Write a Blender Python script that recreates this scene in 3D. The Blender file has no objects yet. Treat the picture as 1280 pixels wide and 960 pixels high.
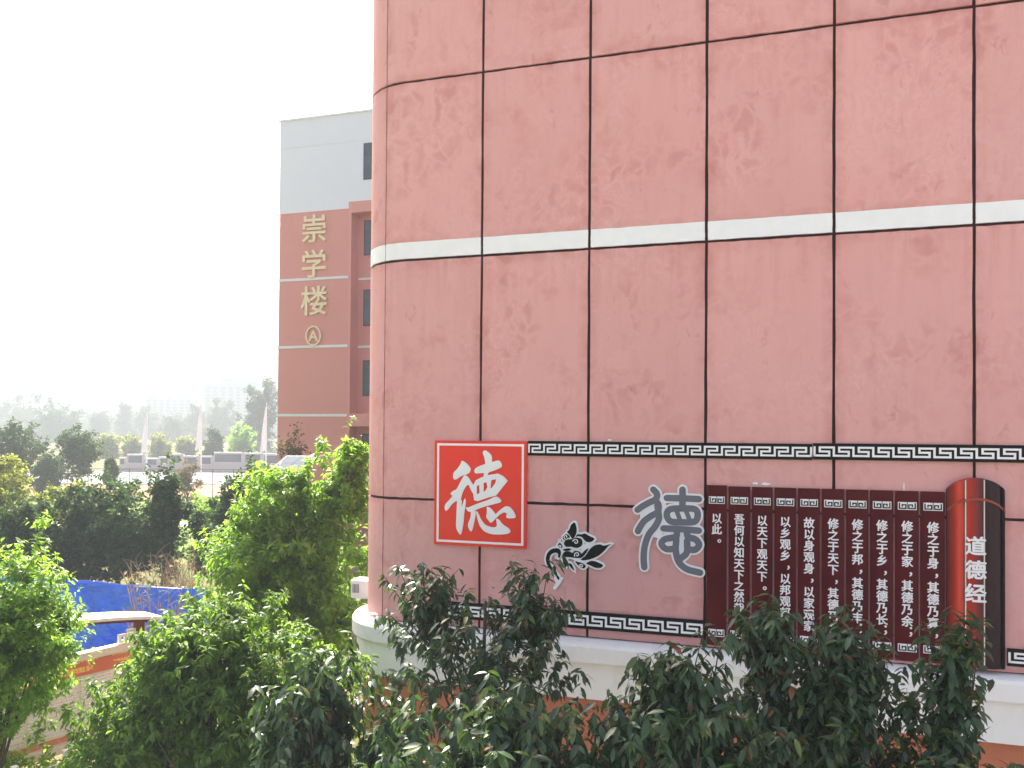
import bpy, bmesh, math, random
import numpy as np
from mathutils import Vector, Matrix
from mathutils.geometry import tessellate_polygon
R = math.radians
scene = bpy.context.scene
C = scene.collection
random.seed(7)

# ------------------------------------------------------------------ camera
F = 970.0; CY = 46.69; ROLL = 0.0070; PITCH = 0.0129; HC = 6.5     # focal length etc. in photo pixels (1280 wide)
cam_d = bpy.data.cameras.new('camera'); cam = bpy.data.objects.new('camera', cam_d); C.objects.link(cam)
cam_d.sensor_width = 36.0; cam_d.lens = F / 1280 * 36.0; cam_d.shift_y = CY / 1280.0
cam_d.clip_start = 0.05; cam_d.clip_end = 6000
fw = Vector((0, math.cos(PITCH), math.sin(PITCH))); up = Vector((0, -math.sin(PITCH), math.cos(PITCH))); rt = Vector((1, 0, 0))
r2 = math.cos(ROLL) * rt + math.sin(ROLL) * up; u2 = -math.sin(ROLL) * rt + math.cos(ROLL) * up
cam.matrix_world = Matrix(((r2.x, u2.x, -fw.x, 0), (r2.y, u2.y, -fw.y, 0), (r2.z, u2.z, -fw.z, HC), (0, 0, 0, 1)))
scene.camera = cam

# ------------------------------------------------------------------ sky, sun, exposure
SUN_AZ, SUN_EL = -19.0, 44.0
w = bpy.data.worlds.new('World'); scene.world = w; w.use_nodes = True
nt = w.node_tree; nt.nodes.clear()
sky = nt.nodes.new('ShaderNodeTexSky'); sky.sky_type = 'NISHITA'; sky.sun_disc = False
sky.sun_elevation = R(SUN_EL); sky.sun_rotation = R(SUN_AZ); sky.dust_density = 8.0; sky.air_density = 0.8; sky.ozone_density = 0.6
bg = nt.nodes.new('ShaderNodeBackground'); bg.inputs[1].default_value = 0.13
wo = nt.nodes.new('ShaderNodeOutputWorld'); nt.links.new(sky.outputs[0], bg.inputs[0]); nt.links.new(bg.outputs[0], wo.inputs[0])
sun_d = bpy.data.lights.new('sun', 'SUN'); sun_d.energy = 5.0; sun_d.angle = R(0.5); sun_d.color = (1.0, 0.94, 0.84)
sun = bpy.data.objects.new('sun', sun_d); C.objects.link(sun)
sdir = Vector((math.sin(R(SUN_AZ)) * math.cos(R(SUN_EL)), math.cos(R(SUN_AZ)) * math.cos(R(SUN_EL)), math.sin(R(SUN_EL))))
sun.rotation_euler = sdir.to_track_quat('Z', 'Y').to_euler(); sun.location = sdir * 60
vs = scene.view_settings; vs.view_transform = 'Standard'; vs.look = 'None'; vs.gamma = 1.0; vs.use_curve_mapping = False
vs.exposure = 2.0
scene.cycles.max_bounces = 8; scene.cycles.transmission_bounces = 4; scene.cycles.volume_bounces = 1

# ------------------------------------------------------------------ helpers
def tag(o, label=None, cat=None, group=None, kind=None):
    if label: o['label'] = label
    if cat: o['category'] = cat
    if group: o['group'] = group
    if kind: o['kind'] = kind
    return o
def thing(name, label, cat, loc=(0, 0, 0), rz=0.0, group=None):
    o = bpy.data.objects.new(name, None); C.objects.link(o); o.empty_display_size = 0.2
    o.location = loc; o.rotation_euler = (0, 0, rz)
    return tag(o, label, cat, group)
def link(name, me, mat=None, parent=None):
    o = bpy.data.objects.new(name, me); C.objects.link(o)
    if mat is not None and not me.materials: me.materials.append(mat)
    if parent is not None: o.parent = parent
    return o
class MB:
    def __init__(s): s.v = []; s.f = []
    def add(s, vs_, fs):
        n = len(s.v); s.v += [tuple(p) for p in vs_]; s.f += [tuple(i + n for i in f) for f in fs]; return s
    def box(s, x0, x1, y0, y1, z0, z1):
        return s.add([(x0, y0, z0), (x1, y0, z0), (x1, y1, z0), (x0, y1, z0), (x0, y0, z1), (x1, y0, z1), (x1, y1, z1), (x0, y1, z1)],
                     [(0, 3, 2, 1), (4, 5, 6, 7), (0, 1, 5, 4), (1, 2, 6, 5), (2, 3, 7, 6), (3, 0, 4, 7)])
    def prism(s, pts, y0, y1, holes=()):
        """pts (x,z) outline extruded from y0 (front, towards the viewer) to y1 (back)."""
        loops = [list(pts)] + [list(h) for h in holes]
        flat = [p for l in loops for p in l]; n = len(flat)
        tris = tessellate_polygon([[Vector((p[0], p[1], 0)) for p in l] for l in loops])
        vv = [(p[0], y0, p[1]) for p in flat] + [(p[0], y1, p[1]) for p in flat]; ff = []
        for t in tris:
            a, b, c = [flat[i] for i in t]
            cr = (b[0] - a[0]) * (c[1] - a[1]) - (b[1] - a[1]) * (c[0] - a[0])
            t = tuple(t) if cr > 0 else (t[0], t[2], t[1])
            ff.append(t); ff.append((t[0] + n, t[2] + n, t[1] + n))
        k = 0
        for l in loops:
            m = len(l)
            for i in range(m):
                a, b = k + i, k + (i + 1) % m
                ff.append((a, b, b + n, a + n))
            k += m
        return s.add(vv, ff)
    def tube(s, pts, rad, n=6, cap=True):
        pts = [Vector(p) for p in pts]; rings = []; vv = []
        for i, p in enumerate(pts):
            d = (pts[min(i + 1, len(pts) - 1)] - pts[max(i - 1, 0)]).normalized()
            a = d.cross(Vector((0, 0, 1)))
            if a.length < 1e-3: a = Vector((1, 0, 0))
            a.normalize(); b = d.cross(a)
            r = rad[i] if hasattr(rad, '__len__') else rad
            for k in range(n):
                t = 2 * math.pi * k / n
                vv.append(p + a * (r * math.cos(t)) + b * (r * math.sin(t)))
        ff = []
        for i in range(len(pts) - 1):
            for k in range(n):
                k2 = (k + 1) % n
                ff.append((i * n + k, i * n + k2, (i + 1) * n + k2, (i + 1) * n + k))
        if cap: ff.append(tuple(range(n - 1, -1, -1))); ff.append(tuple((len(pts) - 1) * n + k for k in range(n)))
        return s.add(vv, ff)
    def mesh(s, name, fix=False, smooth=False):
        me = bpy.data.meshes.new(name); me.from_pydata(s.v, [], s.f); me.validate()
        if fix:
            bm = bmesh.new(); bm.from_mesh(me); bmesh.ops.recalc_face_normals(bm, faces=bm.faces); bm.to_mesh(me); bm.free()
        if smooth:
            me.polygons.foreach_set('use_smooth', [True] * len(me.polygons))
        return me
    def build(s, name, mat, parent=None, fix=True, smooth=False):
        return link(name, s.mesh(name, fix, smooth), mat, parent)

# ------------------------------------------------------------------ materials
def newmat(name):
    m = bpy.data.materials.new(name); m.use_nodes = True
    n = m.node_tree.nodes; n.clear()
    out = n.new('ShaderNodeOutputMaterial'); b = n.new('ShaderNodeBsdfPrincipled')
    m.node_tree.links.new(b.outputs[0], out.inputs[0])
    return m, m.node_tree, b, out
def ramp(t, fac, stops):
    r = t.nodes.new('ShaderNodeValToRGB'); e = r.color_ramp.elements
    e[0].position, e[0].color = stops[0][0], (*stops[0][1], 1); e[1].position, e[1].color = stops[-1][0], (*stops[-1][1], 1)
    for p, c in stops[1:-1]:
        q = e.new(p); q.color = (*c, 1)
    t.links.new(fac, r.inputs[0]); return r.outputs[0]
def noise(t, vec, scale, detail=4, rough=0.55, dist=0.0):
    n = t.nodes.new('ShaderNodeTexNoise'); n.inputs['Scale'].default_value = scale; n.inputs['Detail'].default_value = detail
    n.inputs['Roughness'].default_value = rough; n.inputs['Distortion'].default_value = dist
    if vec is not None: t.links.new(vec, n.inputs['Vector'])
    return n.outputs[0]
def mapping(t, vec, scale):
    m = t.nodes.new('ShaderNodeMapping'); m.inputs['Scale'].default_value = scale; t.links.new(vec, m.inputs['Vector']); return m.outputs[0]
def mixc(t, fac, a, b, mode='MIX'):
    m = t.nodes.new('ShaderNodeMix'); m.data_type = 'RGBA'; m.blend_type = mode
    for s, v in ((m.inputs[0], fac), (m.inputs[6], a), (m.inputs[7], b)):
        if isinstance(v, (int, float)): s.default_value = v
        elif isinstance(v, tuple): s.default_value = (*v, 1)
        else: t.links.new(v, s)
    return m.outputs[2]
def math_(t, op, a, b=None):
    m = t.nodes.new('ShaderNodeMath'); m.operation = op
    for s, v in ((m.inputs[0], a), (m.inputs[1], b)):
        if v is None: continue
        if isinstance(v, (int, float)): s.default_value = v
        else: t.links.new(v, s)
    return m.outputs[0]
def bump(t, b, h, strength, dist=0.01):
    n = t.nodes.new('ShaderNodeBump'); n.inputs['Strength'].default_value = strength; n.inputs['Distance'].default_value = dist
    t.links.new(h, n.inputs['Height']); t.links.new(n.outputs[0], b.inputs['Normal'])
def simple(name, col, rough=0.6, spec=0.3, metal=0.0, var=0.10, scale=6.0, bmp=0.0, bscale=60.0):
    m, t, b, _ = newmat(name)
    g = t.nodes.new('ShaderNodeNewGeometry')
    n = noise(t, g.outputs['Position'], scale, 5, 0.6)
    lo = tuple(c * (1 - var) for c in col); hi = tuple(min(1, c * (1 + var)) for c in col)
    t.links.new(ramp(t, n, [(0.3, lo), (0.7, hi)]), b.inputs['Base Color'])
    b.inputs['Roughness'].default_value = rough; b.inputs['Specular IOR Level'].default_value = spec; b.inputs['Metallic'].default_value = metal
    if bmp: bump(t, b, noise(t, g.outputs['Position'], bscale, 3), bmp)
    return m
def stucco(name, base, dark, light, blot=0.5, bands=True):
    m, t, b, _ = newmat(name)
    g = t.nodes.new('ShaderNodeNewGeometry'); P = g.outputs['Position']
    col = mixc(t, noise(t, P, 0.35, 3), base, light)
    n1 = ramp(t, noise(t, P, 1.5, 7, 0.7, 0.5), [(0.50, (0, 0, 0)), (0.75, (1, 1, 1))])
    n1 = math_(t, 'MULTIPLY', n1, ramp(t, noise(t, P, 0.55, 3), [(0.40, (0.15, 0.15, 0.15)), (0.62, (1, 1, 1))]))
    col = mixc(t, math_(t, 'MULTIPLY', n1, 0.6 * blot), col, dark)
    if bands:                                     # trowel strokes: swirling ridges
        rn = noise(t, mapping(t, P, (1, 1, 0.8)), 3.4, 2, 0.5, 2.6)
        rid = math_(t, 'ABSOLUTE', math_(t, 'SUBTRACT', rn, 0.5))
        rr = ramp(t, rid, [(0.0, (1, 1, 1)), (0.075, (0, 0, 0))])
        msk = ramp(t, noise(t, P, 0.9, 3), [(0.42, (0, 0, 0)), (0.62, (1, 1, 1))])
        col = mixc(t, math_(t, 'MULTIPLY', math_(t, 'MULTIPLY', rr, msk), 0.75 * blot), col, light)
        wv = t.nodes.new('ShaderNodeTexNoise'); wv.inputs['Scale'].default_value = 2.3; wv.inputs['Detail'].default_value = 3; t.links.new(P, wv.inputs['Vector'])
        vm = t.nodes.new('ShaderNodeVectorMath'); vm.operation = 'MULTIPLY_ADD'; t.links.new(wv.outputs['Color'], vm.inputs[0]); vm.inputs[1].default_value = (0.55, 0.55, 0.75); t.links.new(mapping(t, P, (1, 1, 0.72)), vm.inputs[2])
        vo = t.nodes.new('ShaderNodeTexVoronoi'); vo.feature = 'DISTANCE_TO_EDGE'; vo.inputs['Scale'].default_value = 4.6; t.links.new(vm.outputs[0], vo.inputs['Vector'])
        vc = t.nodes.new('ShaderNodeTexVoronoi'); vc.inputs['Scale'].default_value = 4.6; t.links.new(vm.outputs[0], vc.inputs['Vector'])
        zone = ramp(t, noise(t, P, 0.75, 3, 0.6), [(0.44, (0, 0, 0)), (0.60, (1, 1, 1))])
        cell = math_(t, 'MULTIPLY', ramp(t, vc.outputs['Color'], [(0.25, (0, 0, 0)), (0.8, (1, 1, 1))]), ramp(t, vo.outputs['Distance'], [(0.0, (0, 0, 0)), (0.30, (1, 1, 1))]))
        col = mixc(t, math_(t, 'MULTIPLY', math_(t, 'MULTIPLY', cell, zone), 0.52 * blot), col, dark)
        net = math_(t, 'MULTIPLY', ramp(t, vo.outputs['Distance'], [(0.0, (1, 1, 1)), (0.12, (0, 0, 0))]), zone)
        col = mixc(t, math_(t, 'MULTIPLY', net, 0.20 * blot), col, light)
        st = ramp(t, noise(t, mapping(t, P, (6, 6, 0.5)), 1.6, 4), [(0.52, (0, 0, 0)), (0.74, (1, 1, 1))])
        col = mixc(t, math_(t, 'MULTIPLY', st, 0.14 * blot), col, dark)
        sp = ramp(t, noise(t, mapping(t, P, (1, 1, 0.55)), 7.5, 4, 0.6, 0.8), [(0.60, (0, 0, 0)), (0.70, (1, 1, 1))])
        sp = math_(t, 'MULTIPLY', sp, ramp(t, noise(t, P, 1.3, 2), [(0.48, (0, 0, 0)), (0.6, (1, 1, 1))]))
        col = mixc(t, math_(t, 'MULTIPLY', sp, 0.5 * blot), col, dark)
        tc = t.nodes.new('ShaderNodeTexCoord'); sp3 = t.nodes.new('ShaderNodeSeparateXYZ'); t.links.new(tc.outputs['Generated'], sp3.inputs[0])
        ed = None
        for ax, wd_ in (('X', 0.10), ('Z', 0.05)):
            e_ = math_(t, 'SUBTRACT', 0.5, math_(t, 'ABSOLUTE', math_(t, 'SUBTRACT', sp3.outputs[ax], 0.5))); e_ = math_(t, 'DIVIDE', e_, wd_)
            ed = e_ if ed is None else math_(t, 'MINIMUM', ed, e_)
        edm = math_(t, 'MULTIPLY', ramp(t, ed, [(0.0, (1, 1, 1)), (1.0, (0, 0, 0))]), ramp(t, noise(t, P, 1.9, 5, 0.65, 0.6), [(0.42, (0, 0, 0)), (0.66, (1, 1, 1))]))
        col = mixc(t, math_(t, 'MULTIPLY', edm, 0.75 * blot), col, dark)
        dr = math_(t, 'MULTIPLY', ramp(t, sp3.outputs['Z'], [(0.72, (0, 0, 0)), (1.0, (1, 1, 1))]), ramp(t, noise(t, mapping(t, P, (5, 5, 0.25)), 1.7, 5), [(0.48, (0, 0, 0)), (0.68, (1, 1, 1))]))
        col = mixc(t, math_(t, 'MULTIPLY', dr, 0.32 * blot), col, dark)
    oi = t.nodes.new('ShaderNodeObjectInfo')
    tint = ramp(t, oi.outputs['Random'], [(0.0, (0.95, 0.945, 0.95)), (1.0, (1.03, 1.03, 1.03))])
    col = mixc(t, 1.0, col, tint, 'MULTIPLY')
    t.links.new(col, b.inputs['Base Color']); b.inputs['Roughness'].default_value = 0.8; b.inputs['Specular IOR Level'].default_value = 0.2
    bump(t, b, noise(t, P, 45, 4), 0.12, 0.004)
    return m
def leafmat(name, dark, light, trans, tfac=0.4, rough=0.42, spec=0.5, rare=None):
    m, t, b, out = newmat(name)
    g = t.nodes.new('ShaderNodeNewGeometry'); oi = t.nodes.new('ShaderNodeObjectInfo')
    rnd = math_(t, 'FRACT', math_(t, 'ADD', g.outputs['Random Per Island'], oi.outputs['Random']))
    stops = [(0.0, dark), (0.94, light)] if rare is None else [(0.0, dark), (0.93, light), (0.95, rare), (0.982, rare), (0.988, (0.24, 0.07, 0.03))]
    col = ramp(t, rnd, stops)
    big = noise(t, g.outputs['Position'], 0.9, 2)
    col = mixc(t, ramp(t, big, [(0.4, (0, 0, 0)), (0.65, (1, 1, 1))]), col, mixc(t, 0.45, col, light))
    t.links.new(col, b.inputs['Base Color']); b.inputs['Roughness'].default_value = rough; b.inputs['Specular IOR Level'].default_value = spec
    tr = t.nodes.new('ShaderNodeBsdfTranslucent')
    tcol = mixc(t, rnd, tuple(c * 0.7 for c in trans), trans); t.links.new(tcol, tr.inputs[0])
    mx = t.nodes.new('ShaderNodeMixShader'); mx.inputs[0].default_value = tfac
    t.links.new(b.outputs[0], mx.inputs[1]); t.links.new(tr.outputs[0], mx.inputs[2]); t.links.new(mx.outputs[0], out.inputs[0])
    return m

M = {}
M['pink'] = stucco('pink_stucco', (0.635, 0.312, 0.290), (0.50, 0.200, 0.172), (0.70, 0.385, 0.358), 0.95)
M['joint'] = simple('joint_sealant', (0.035, 0.012, 0.012), 0.7, var=0.3)
M['stripe'] = simple('white_paint_stripe', (0.80, 0.80, 0.80), 0.6, var=0.03)
M['ledge'] = stucco('white_ledge_render', (0.86, 0.83, 0.775), (0.66, 0.58, 0.49), (0.88, 0.86, 0.82), 0.6)
M['orange'] = stucco('orange_stucco', (0.52, 0.17, 0.085), (0.40, 0.12, 0.06), (0.58, 0.22, 0.12), 0.6)
M['farred'] = stucco('far_red_stucco', (0.74, 0.315, 0.262), (0.66, 0.265, 0.22), (0.77, 0.35, 0.30), 0.6, False)
M['farwhite'] = stucco('far_white_stucco', (0.82, 0.82, 0.86), (0.77, 0.77, 0.81), (0.84, 0.84, 0.87), 0.4, False)
M['board_red'] = simple('red_board', (0.80, 0.028, 0.014), 0.28, 0.5, var=0.04)
M['white'] = simple('white_acrylic', (0.82, 0.81, 0.80), 0.45, 0.4, var=0.02)
M['black'] = simple('black_acrylic', (0.005, 0.0045, 0.0045), 0.5, 0.15, var=0.2)
M['grey'] = simple('slate_grey_acrylic', (0.135, 0.14, 0.17), 0.4, 0.4, var=0.06)
M['maroon'] = simple('maroon_slat', (0.078, 0.0035, 0.0055), 0.45, 0.15, var=0.22, scale=3.0)
M['rollred'] = simple('red_slat', (0.46, 0.022, 0.010), 0.35, 0.3, var=0.12, scale=4)
M['rolldark'] = simple('dark_slat', (0.022, 0.005, 0.008), 0.4, 0.25, var=0.2, scale=4)
M['cord'] = simple('brown_cord', (0.30, 0.055, 0.030), 0.5, var=0.1)
M['gold'] = simple('gold_letter', (0.86, 0.70, 0.42), 0.35, 0.5, 0.1, var=0.06)
M['glass'] = simple('window_glass', (0.05, 0.065, 0.08), 0.06, 0.6, var=0.25, scale=1.5)
M['wframe'] = simple('dark_window_frame', (0.03, 0.03, 0.035), 0.4, var=0.1)
M['plastic'] = simple('white_plastic', (0.75, 0.75, 0.74), 0.4, var=0.04)
M['vent'] = simple('dark_vent', (0.08, 0.08, 0.08), 0.6)
M['bark'] = simple('bark', (0.085, 0.065, 0.045), 0.9, 0.1, var=0.35, scale=20, bmp=0.5, bscale=40)
M['drytwig'] = simple('dry_twig', (0.38, 0.27, 0.17), 0.9, 0.1, var=0.3, scale=12)
M['steel'] = simple('galvanised_steel', (0.55, 0.56, 0.58), 0.4, 0.4, 0.5, var=0.08)
M['darksteel'] = simple('dark_steel', (0.06, 0.065, 0.06), 0.5, 0.4, 0.2, var=0.1)
M['whitepaint'] = simple('white_painted_metal', (0.78, 0.78, 0.77), 0.4, var=0.04)
M['flag'] = simple('white_banner_cloth', (0.80, 0.80, 0.80), 0.8, 0.1, var=0.03)
M['cream'] = simple('cream_frame', (0.74, 0.68, 0.58), 0.5, var=0.05)
M['brownwood'] = simple('brown_post', (0.13, 0.035, 0.022), 0.5, var=0.15)
M['roadm'] = simple('pale_asphalt', (0.20, 0.20, 0.22), 0.9, 0.1, var=0.10, scale=0.8)
M['kerb'] = simple('pale_kerb', (0.55, 0.54, 0.52), 0.8, var=0.1)
M['earth'] = simple('red_earth', (0.33, 0.19, 0.12), 0.95, 0.1, var=0.25, scale=1.2)
M['farwall'] = simple('boundary_wall', (0.52, 0.45, 0.44), 0.8, var=0.06)
M['hoarding'] = simple('dark_wall_panel', (0.13, 0.14, 0.15), 0.6, var=0.15)
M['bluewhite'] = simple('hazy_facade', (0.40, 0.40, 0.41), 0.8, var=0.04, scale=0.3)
M['farroof'] = simple('far_roof', (0.30, 0.22, 0.20), 0.8, var=0.1)
M['farwin'] = simple('far_window', (0.10, 0.12, 0.15), 0.2, var=0.1)
# leaves
M['leaf_near'] = leafmat('shaded_glossy_leaf', (0.016, 0.037, 0.019), (0.052, 0.098, 0.042), (0.10, 0.20, 0.03), 0.24, 0.36, 0.45, rare=(0.13, 0.16, 0.035))  # colour itself darkened for the trees standing in the building's shade
M['leaf_lit'] = leafmat('sunlit_green_leaf', (0.070, 0.150, 0.024), (0.140, 0.245, 0.036), (0.40, 0.68, 0.060), 0.60, 0.45, 0.4)  # sunlight put into the colour: brighter green for the sunlit trees
M['leaf_mid'] = leafmat('mid_green_leaf', (0.045, 0.095, 0.022), (0.100, 0.180, 0.036), (0.30, 0.52, 0.05), 0.45, 0.45, 0.3)
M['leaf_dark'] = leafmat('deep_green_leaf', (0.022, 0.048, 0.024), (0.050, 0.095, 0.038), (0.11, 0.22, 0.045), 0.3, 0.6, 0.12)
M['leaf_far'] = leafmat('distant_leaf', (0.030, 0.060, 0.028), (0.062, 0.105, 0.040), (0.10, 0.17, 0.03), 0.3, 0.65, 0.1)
M['leaf_yellow'] = leafmat('yellowish_leaf', (0.11, 0.145, 0.03), (0.18, 0.22, 0.045), (0.42, 0.48, 0.07), 0.5, 0.6, 0.2)
M['leaf_brown'] = leafmat('brownish_leaf', (0.10, 0.085, 0.035), (0.16, 0.12, 0.05), (0.20, 0.15, 0.05), 0.35, 0.6, 0.2)
M['leaf_red'] = leafmat('rusty_leaf', (0.22, 0.05, 0.02), (0.34, 0.09, 0.03), (0.4, 0.1, 0.03), 0.4, 0.5, 0.3)
# ground
def ground_mat():
    m, t, b, _ = newmat('grass_and_soil'); g = t.nodes.new('ShaderNodeNewGeometry'); P = g.outputs['Position']
    a = mixc(t, noise(t, P, 3.0, 6), (0.06, 0.09, 0.025), (0.12, 0.14, 0.04))
    c = mixc(t, ramp(t, noise(t, P, 0.15, 4), [(0.45, (0, 0, 0)), (0.6, (1, 1, 1))]), a, (0.20, 0.15, 0.09))
    t.links.new(c, b.inputs['Base Color']); b.inputs['Roughness'].default_value = 0.95; b.inputs['Specular IOR Level'].default_value = 0.1
    bump(t, b, noise(t, P, 12, 4), 0.6, 0.05); return m
M['ground'] = ground_mat()
M['lawn'] = simple('sunlit_lawn', (0.12, 0.17, 0.035), 0.95, 0.1, var=0.35, scale=2.5, bmp=0.6, bscale=14)
M['paving'] = simple('pale_paving', (0.44, 0.41, 0.36), 0.85, var=0.12, scale=2.0)
def tarp_mat():
    m, t, b, _ = newmat('blue_tarpaulin'); g = t.nodes.new('ShaderNodeNewGeometry'); P = g.outputs['Position']
    c = mixc(t, noise(t, P, 1.1, 4), (0.040, 0.17, 0.58), (0.085, 0.28, 0.76))
    t.links.new(c, b.inputs['Base Color']); b.inputs['Roughness'].default_value = 0.36; b.inputs['Specular IOR Level'].default_value = 0.5
    bump(t, b, noise(t, mapping(t, P, (1, 1, 1.4)), 2.2, 4, 0.6, 1.5), 1.0, 0.10)
    tr = t.nodes.new('ShaderNodeBsdfTranslucent'); tr.inputs[0].default_value = (0.03, 0.19, 0.80, 1); mx = t.nodes.new('ShaderNodeMixShader'); mx.inputs[0].default_value = 0.3
    t.links.new(b.outputs[0], mx.inputs[1]); t.links.new(tr.outputs[0], mx.inputs[2]); t.links.new(mx.outputs[0], _.inputs[0])
    return m
M['tarp'] = tarp_mat()
def print_mat(name, paper, ink, su, sv, thr, heading=None):
    """flat print: rows of tiny characters on a sheet. Object x along the board, z up."""
    m, t, b, _ = newmat(name); tc = t.nodes.new('ShaderNodeTexCoord'); s = t.nodes.new('ShaderNodeSeparateXYZ'); t.links.new(tc.outputs['Object'], s.inputs[0])
    row = math_(t, 'FRACT', math_(t, 'MULTIPLY', s.outputs['Z'], sv))
    rmask = math_(t, 'GREATER_THAN', row, 0.45)
    n = noise(t, mapping(t, tc.outputs['Object'], (su, 0.0, sv * 3)), 1.0, 2, 0.7)
    chars = math_(t, 'GREATER_THAN', n, thr)
    blk = math_(t, 'GREATER_THAN', noise(t, mapping(t, tc.outputs['Object'], (1.3, 0, sv * 0.55)), 1.0, 1), 0.44)
    f = math_(t, 'MULTIPLY', math_(t, 'MULTIPLY', rmask, chars), blk)
    t.links.new(mixc(t, f, paper, ink), b.inputs['Base Color']); b.inputs['Roughness'].default_value = 0.4
    return m
M['print'] = print_mat('printed_sheet', (0.80, 0.77, 0.74), (0.46, 0.40, 0.39), 60, 18, 0.52)
M['faded_red'] = simple('faded_red_print', (0.66, 0.24, 0.17), 0.5, var=0.25, scale=9.0)
M['header'] = print_mat('red_header_print', (0.64, 0.17, 0.09), (0.86, 0.58, 0.14), 24, 6.0, 0.46)

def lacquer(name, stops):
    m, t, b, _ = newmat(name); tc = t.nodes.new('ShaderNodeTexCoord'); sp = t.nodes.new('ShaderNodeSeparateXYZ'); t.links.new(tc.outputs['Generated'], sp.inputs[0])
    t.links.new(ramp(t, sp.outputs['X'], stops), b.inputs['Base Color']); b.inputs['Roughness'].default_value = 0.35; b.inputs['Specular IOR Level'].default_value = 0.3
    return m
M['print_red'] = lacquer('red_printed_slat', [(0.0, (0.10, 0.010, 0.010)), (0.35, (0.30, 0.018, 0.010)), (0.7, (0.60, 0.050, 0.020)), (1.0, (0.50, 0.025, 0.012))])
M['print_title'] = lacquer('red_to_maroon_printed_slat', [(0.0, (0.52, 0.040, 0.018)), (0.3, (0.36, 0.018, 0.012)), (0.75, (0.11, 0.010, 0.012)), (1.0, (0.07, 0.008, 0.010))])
# ------------------------------------------------------------------ wall frame of the main building
TH, D = 0.2923, 11.2078
S0, W = -0.4806, 1.5986
Z_T, Z_S, Z_ST = 5.2834 + HC, 2.5763 + HC, 2.8475 + HC; Z_L = Z_S - 3.6
cT, sT = math.cos(TH), math.sin(TH)
RZ = -TH
def wall_at(s, out=0.0, z=0.0): return Vector((s * cT - out * sT, D - s * sT - out * cT, z))
def ray(x, y):
    u, v = (x - 640) / F, (y - 480 - CY) / F
    cr, sr = math.cos(ROLL), math.sin(ROLL); u, v = cr * u + sr * v, -sr * u + cr * v
    return rt * u - up * v + fw
def pix_wall(x, y, out=0.0):
    """photo pixel -> (s, z) on the plane `out` metres in front of the wall"""
    d = ray(x, y); n = Vector((-sT, -cT, 0)); p0 = wall_at(0, out)
    t = n.dot(p0) / n.dot(Vector((d.x, d.y, 0))); q = d * t
    return (q.x - p0.x) * cT - (q.y - p0.y) * sT, q.z + HC
def pix_y(x, y, Y):
    d = ray(x, y); return Vector((0, 0, HC)) + d * (Y / d.y)

# =================================================================== SETTING
def sheet(name, x0, x1, y0, y1, z, mat, kind='structure'):
    o = MB().add([(x0, y0, z), (x1, y0, z), (x1, y1, z), (x0, y1, z)], [(0, 1, 2, 3)]).build(name, mat, fix=False); tag(o, kind=kind); return o
sheet('ground', -1400, 1400, -300, 1900, 0.0, M['ground'])
sheet('lawn', -60, 20, 38, 72, 0.004, M['lawn'])
sheet('road', -300, 120, 92, 117, 0.008, M['roadm'])
sheet('verge', -120, 20, 74.5, 90, 0.006, M['earth'])
tag(MB().box(-300, 120, 90.4, 91.0, 0, 0.13).build('kerb', M['kerb']), kind='structure')
sheet('bounce_pavement', -6, 60, -60, 9.5, 0.006, M['paving'])  # unseen stretch behind the camera added, pale, to bounce sunlight onto the wall
sheet('path', -60, 20, 52, 54.5, 0.010, M['paving'])

# =================================================================== MAIN BUILDING
RC = 0.85                                       # radius of the rounded corner
def corner_start():
    # choose s where the arc starts so that the silhouette is at photo x = 461.5 at horizon height
    lo, hi = -3.5, -0.5
    for _ in range(60):
        s = 0.5 * (lo + hi); c = wall_at(s, -RC); d = ray(461.5, 541); d = Vector((d.x, d.y)).normalized()
        n = Vector((-d.y, d.x)); dist = n.dot(Vector((c.x, c.y)))
        # silhouette on the left: centre is RC to the right of the ray -> dist = -RC
        if dist < -RC: hi = s
        else: lo = s
    return s
SA = corner_start()
ARC = RC * math.pi / 2
def plan(q, out=0.0):
    """path parameter q (metres along the wall face, q = s on the flat front) -> local (x, y); y grows inward"""
    if q >= SA: return (q, -out)
    a = (SA - q) / RC
    if a <= math.pi / 2: return (SA - (RC + out) * math.sin(a), RC - (RC + out) * math.cos(a))
    return (SA - RC - out, RC + (SA - ARC - q))
bld = thing('pink_school_building', 'pink stucco building with rounded corner, dark panel joints and white stripe', 'building', (0, D, 0), RZ)
QMAX = S0 + W * 8
Z_BASE = pix_wall(1258, 840, 0.0)[1]
Z_TOP = Z_T + 8.0
def qs_of(q0, q1, step=0.11):
    pts = [q0]
    n = max(2, int((q1 - q0) / step))
    for i in range(1, n): pts.append(q0 + (q1 - q0) * i / n)
    return pts + [q1]
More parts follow.
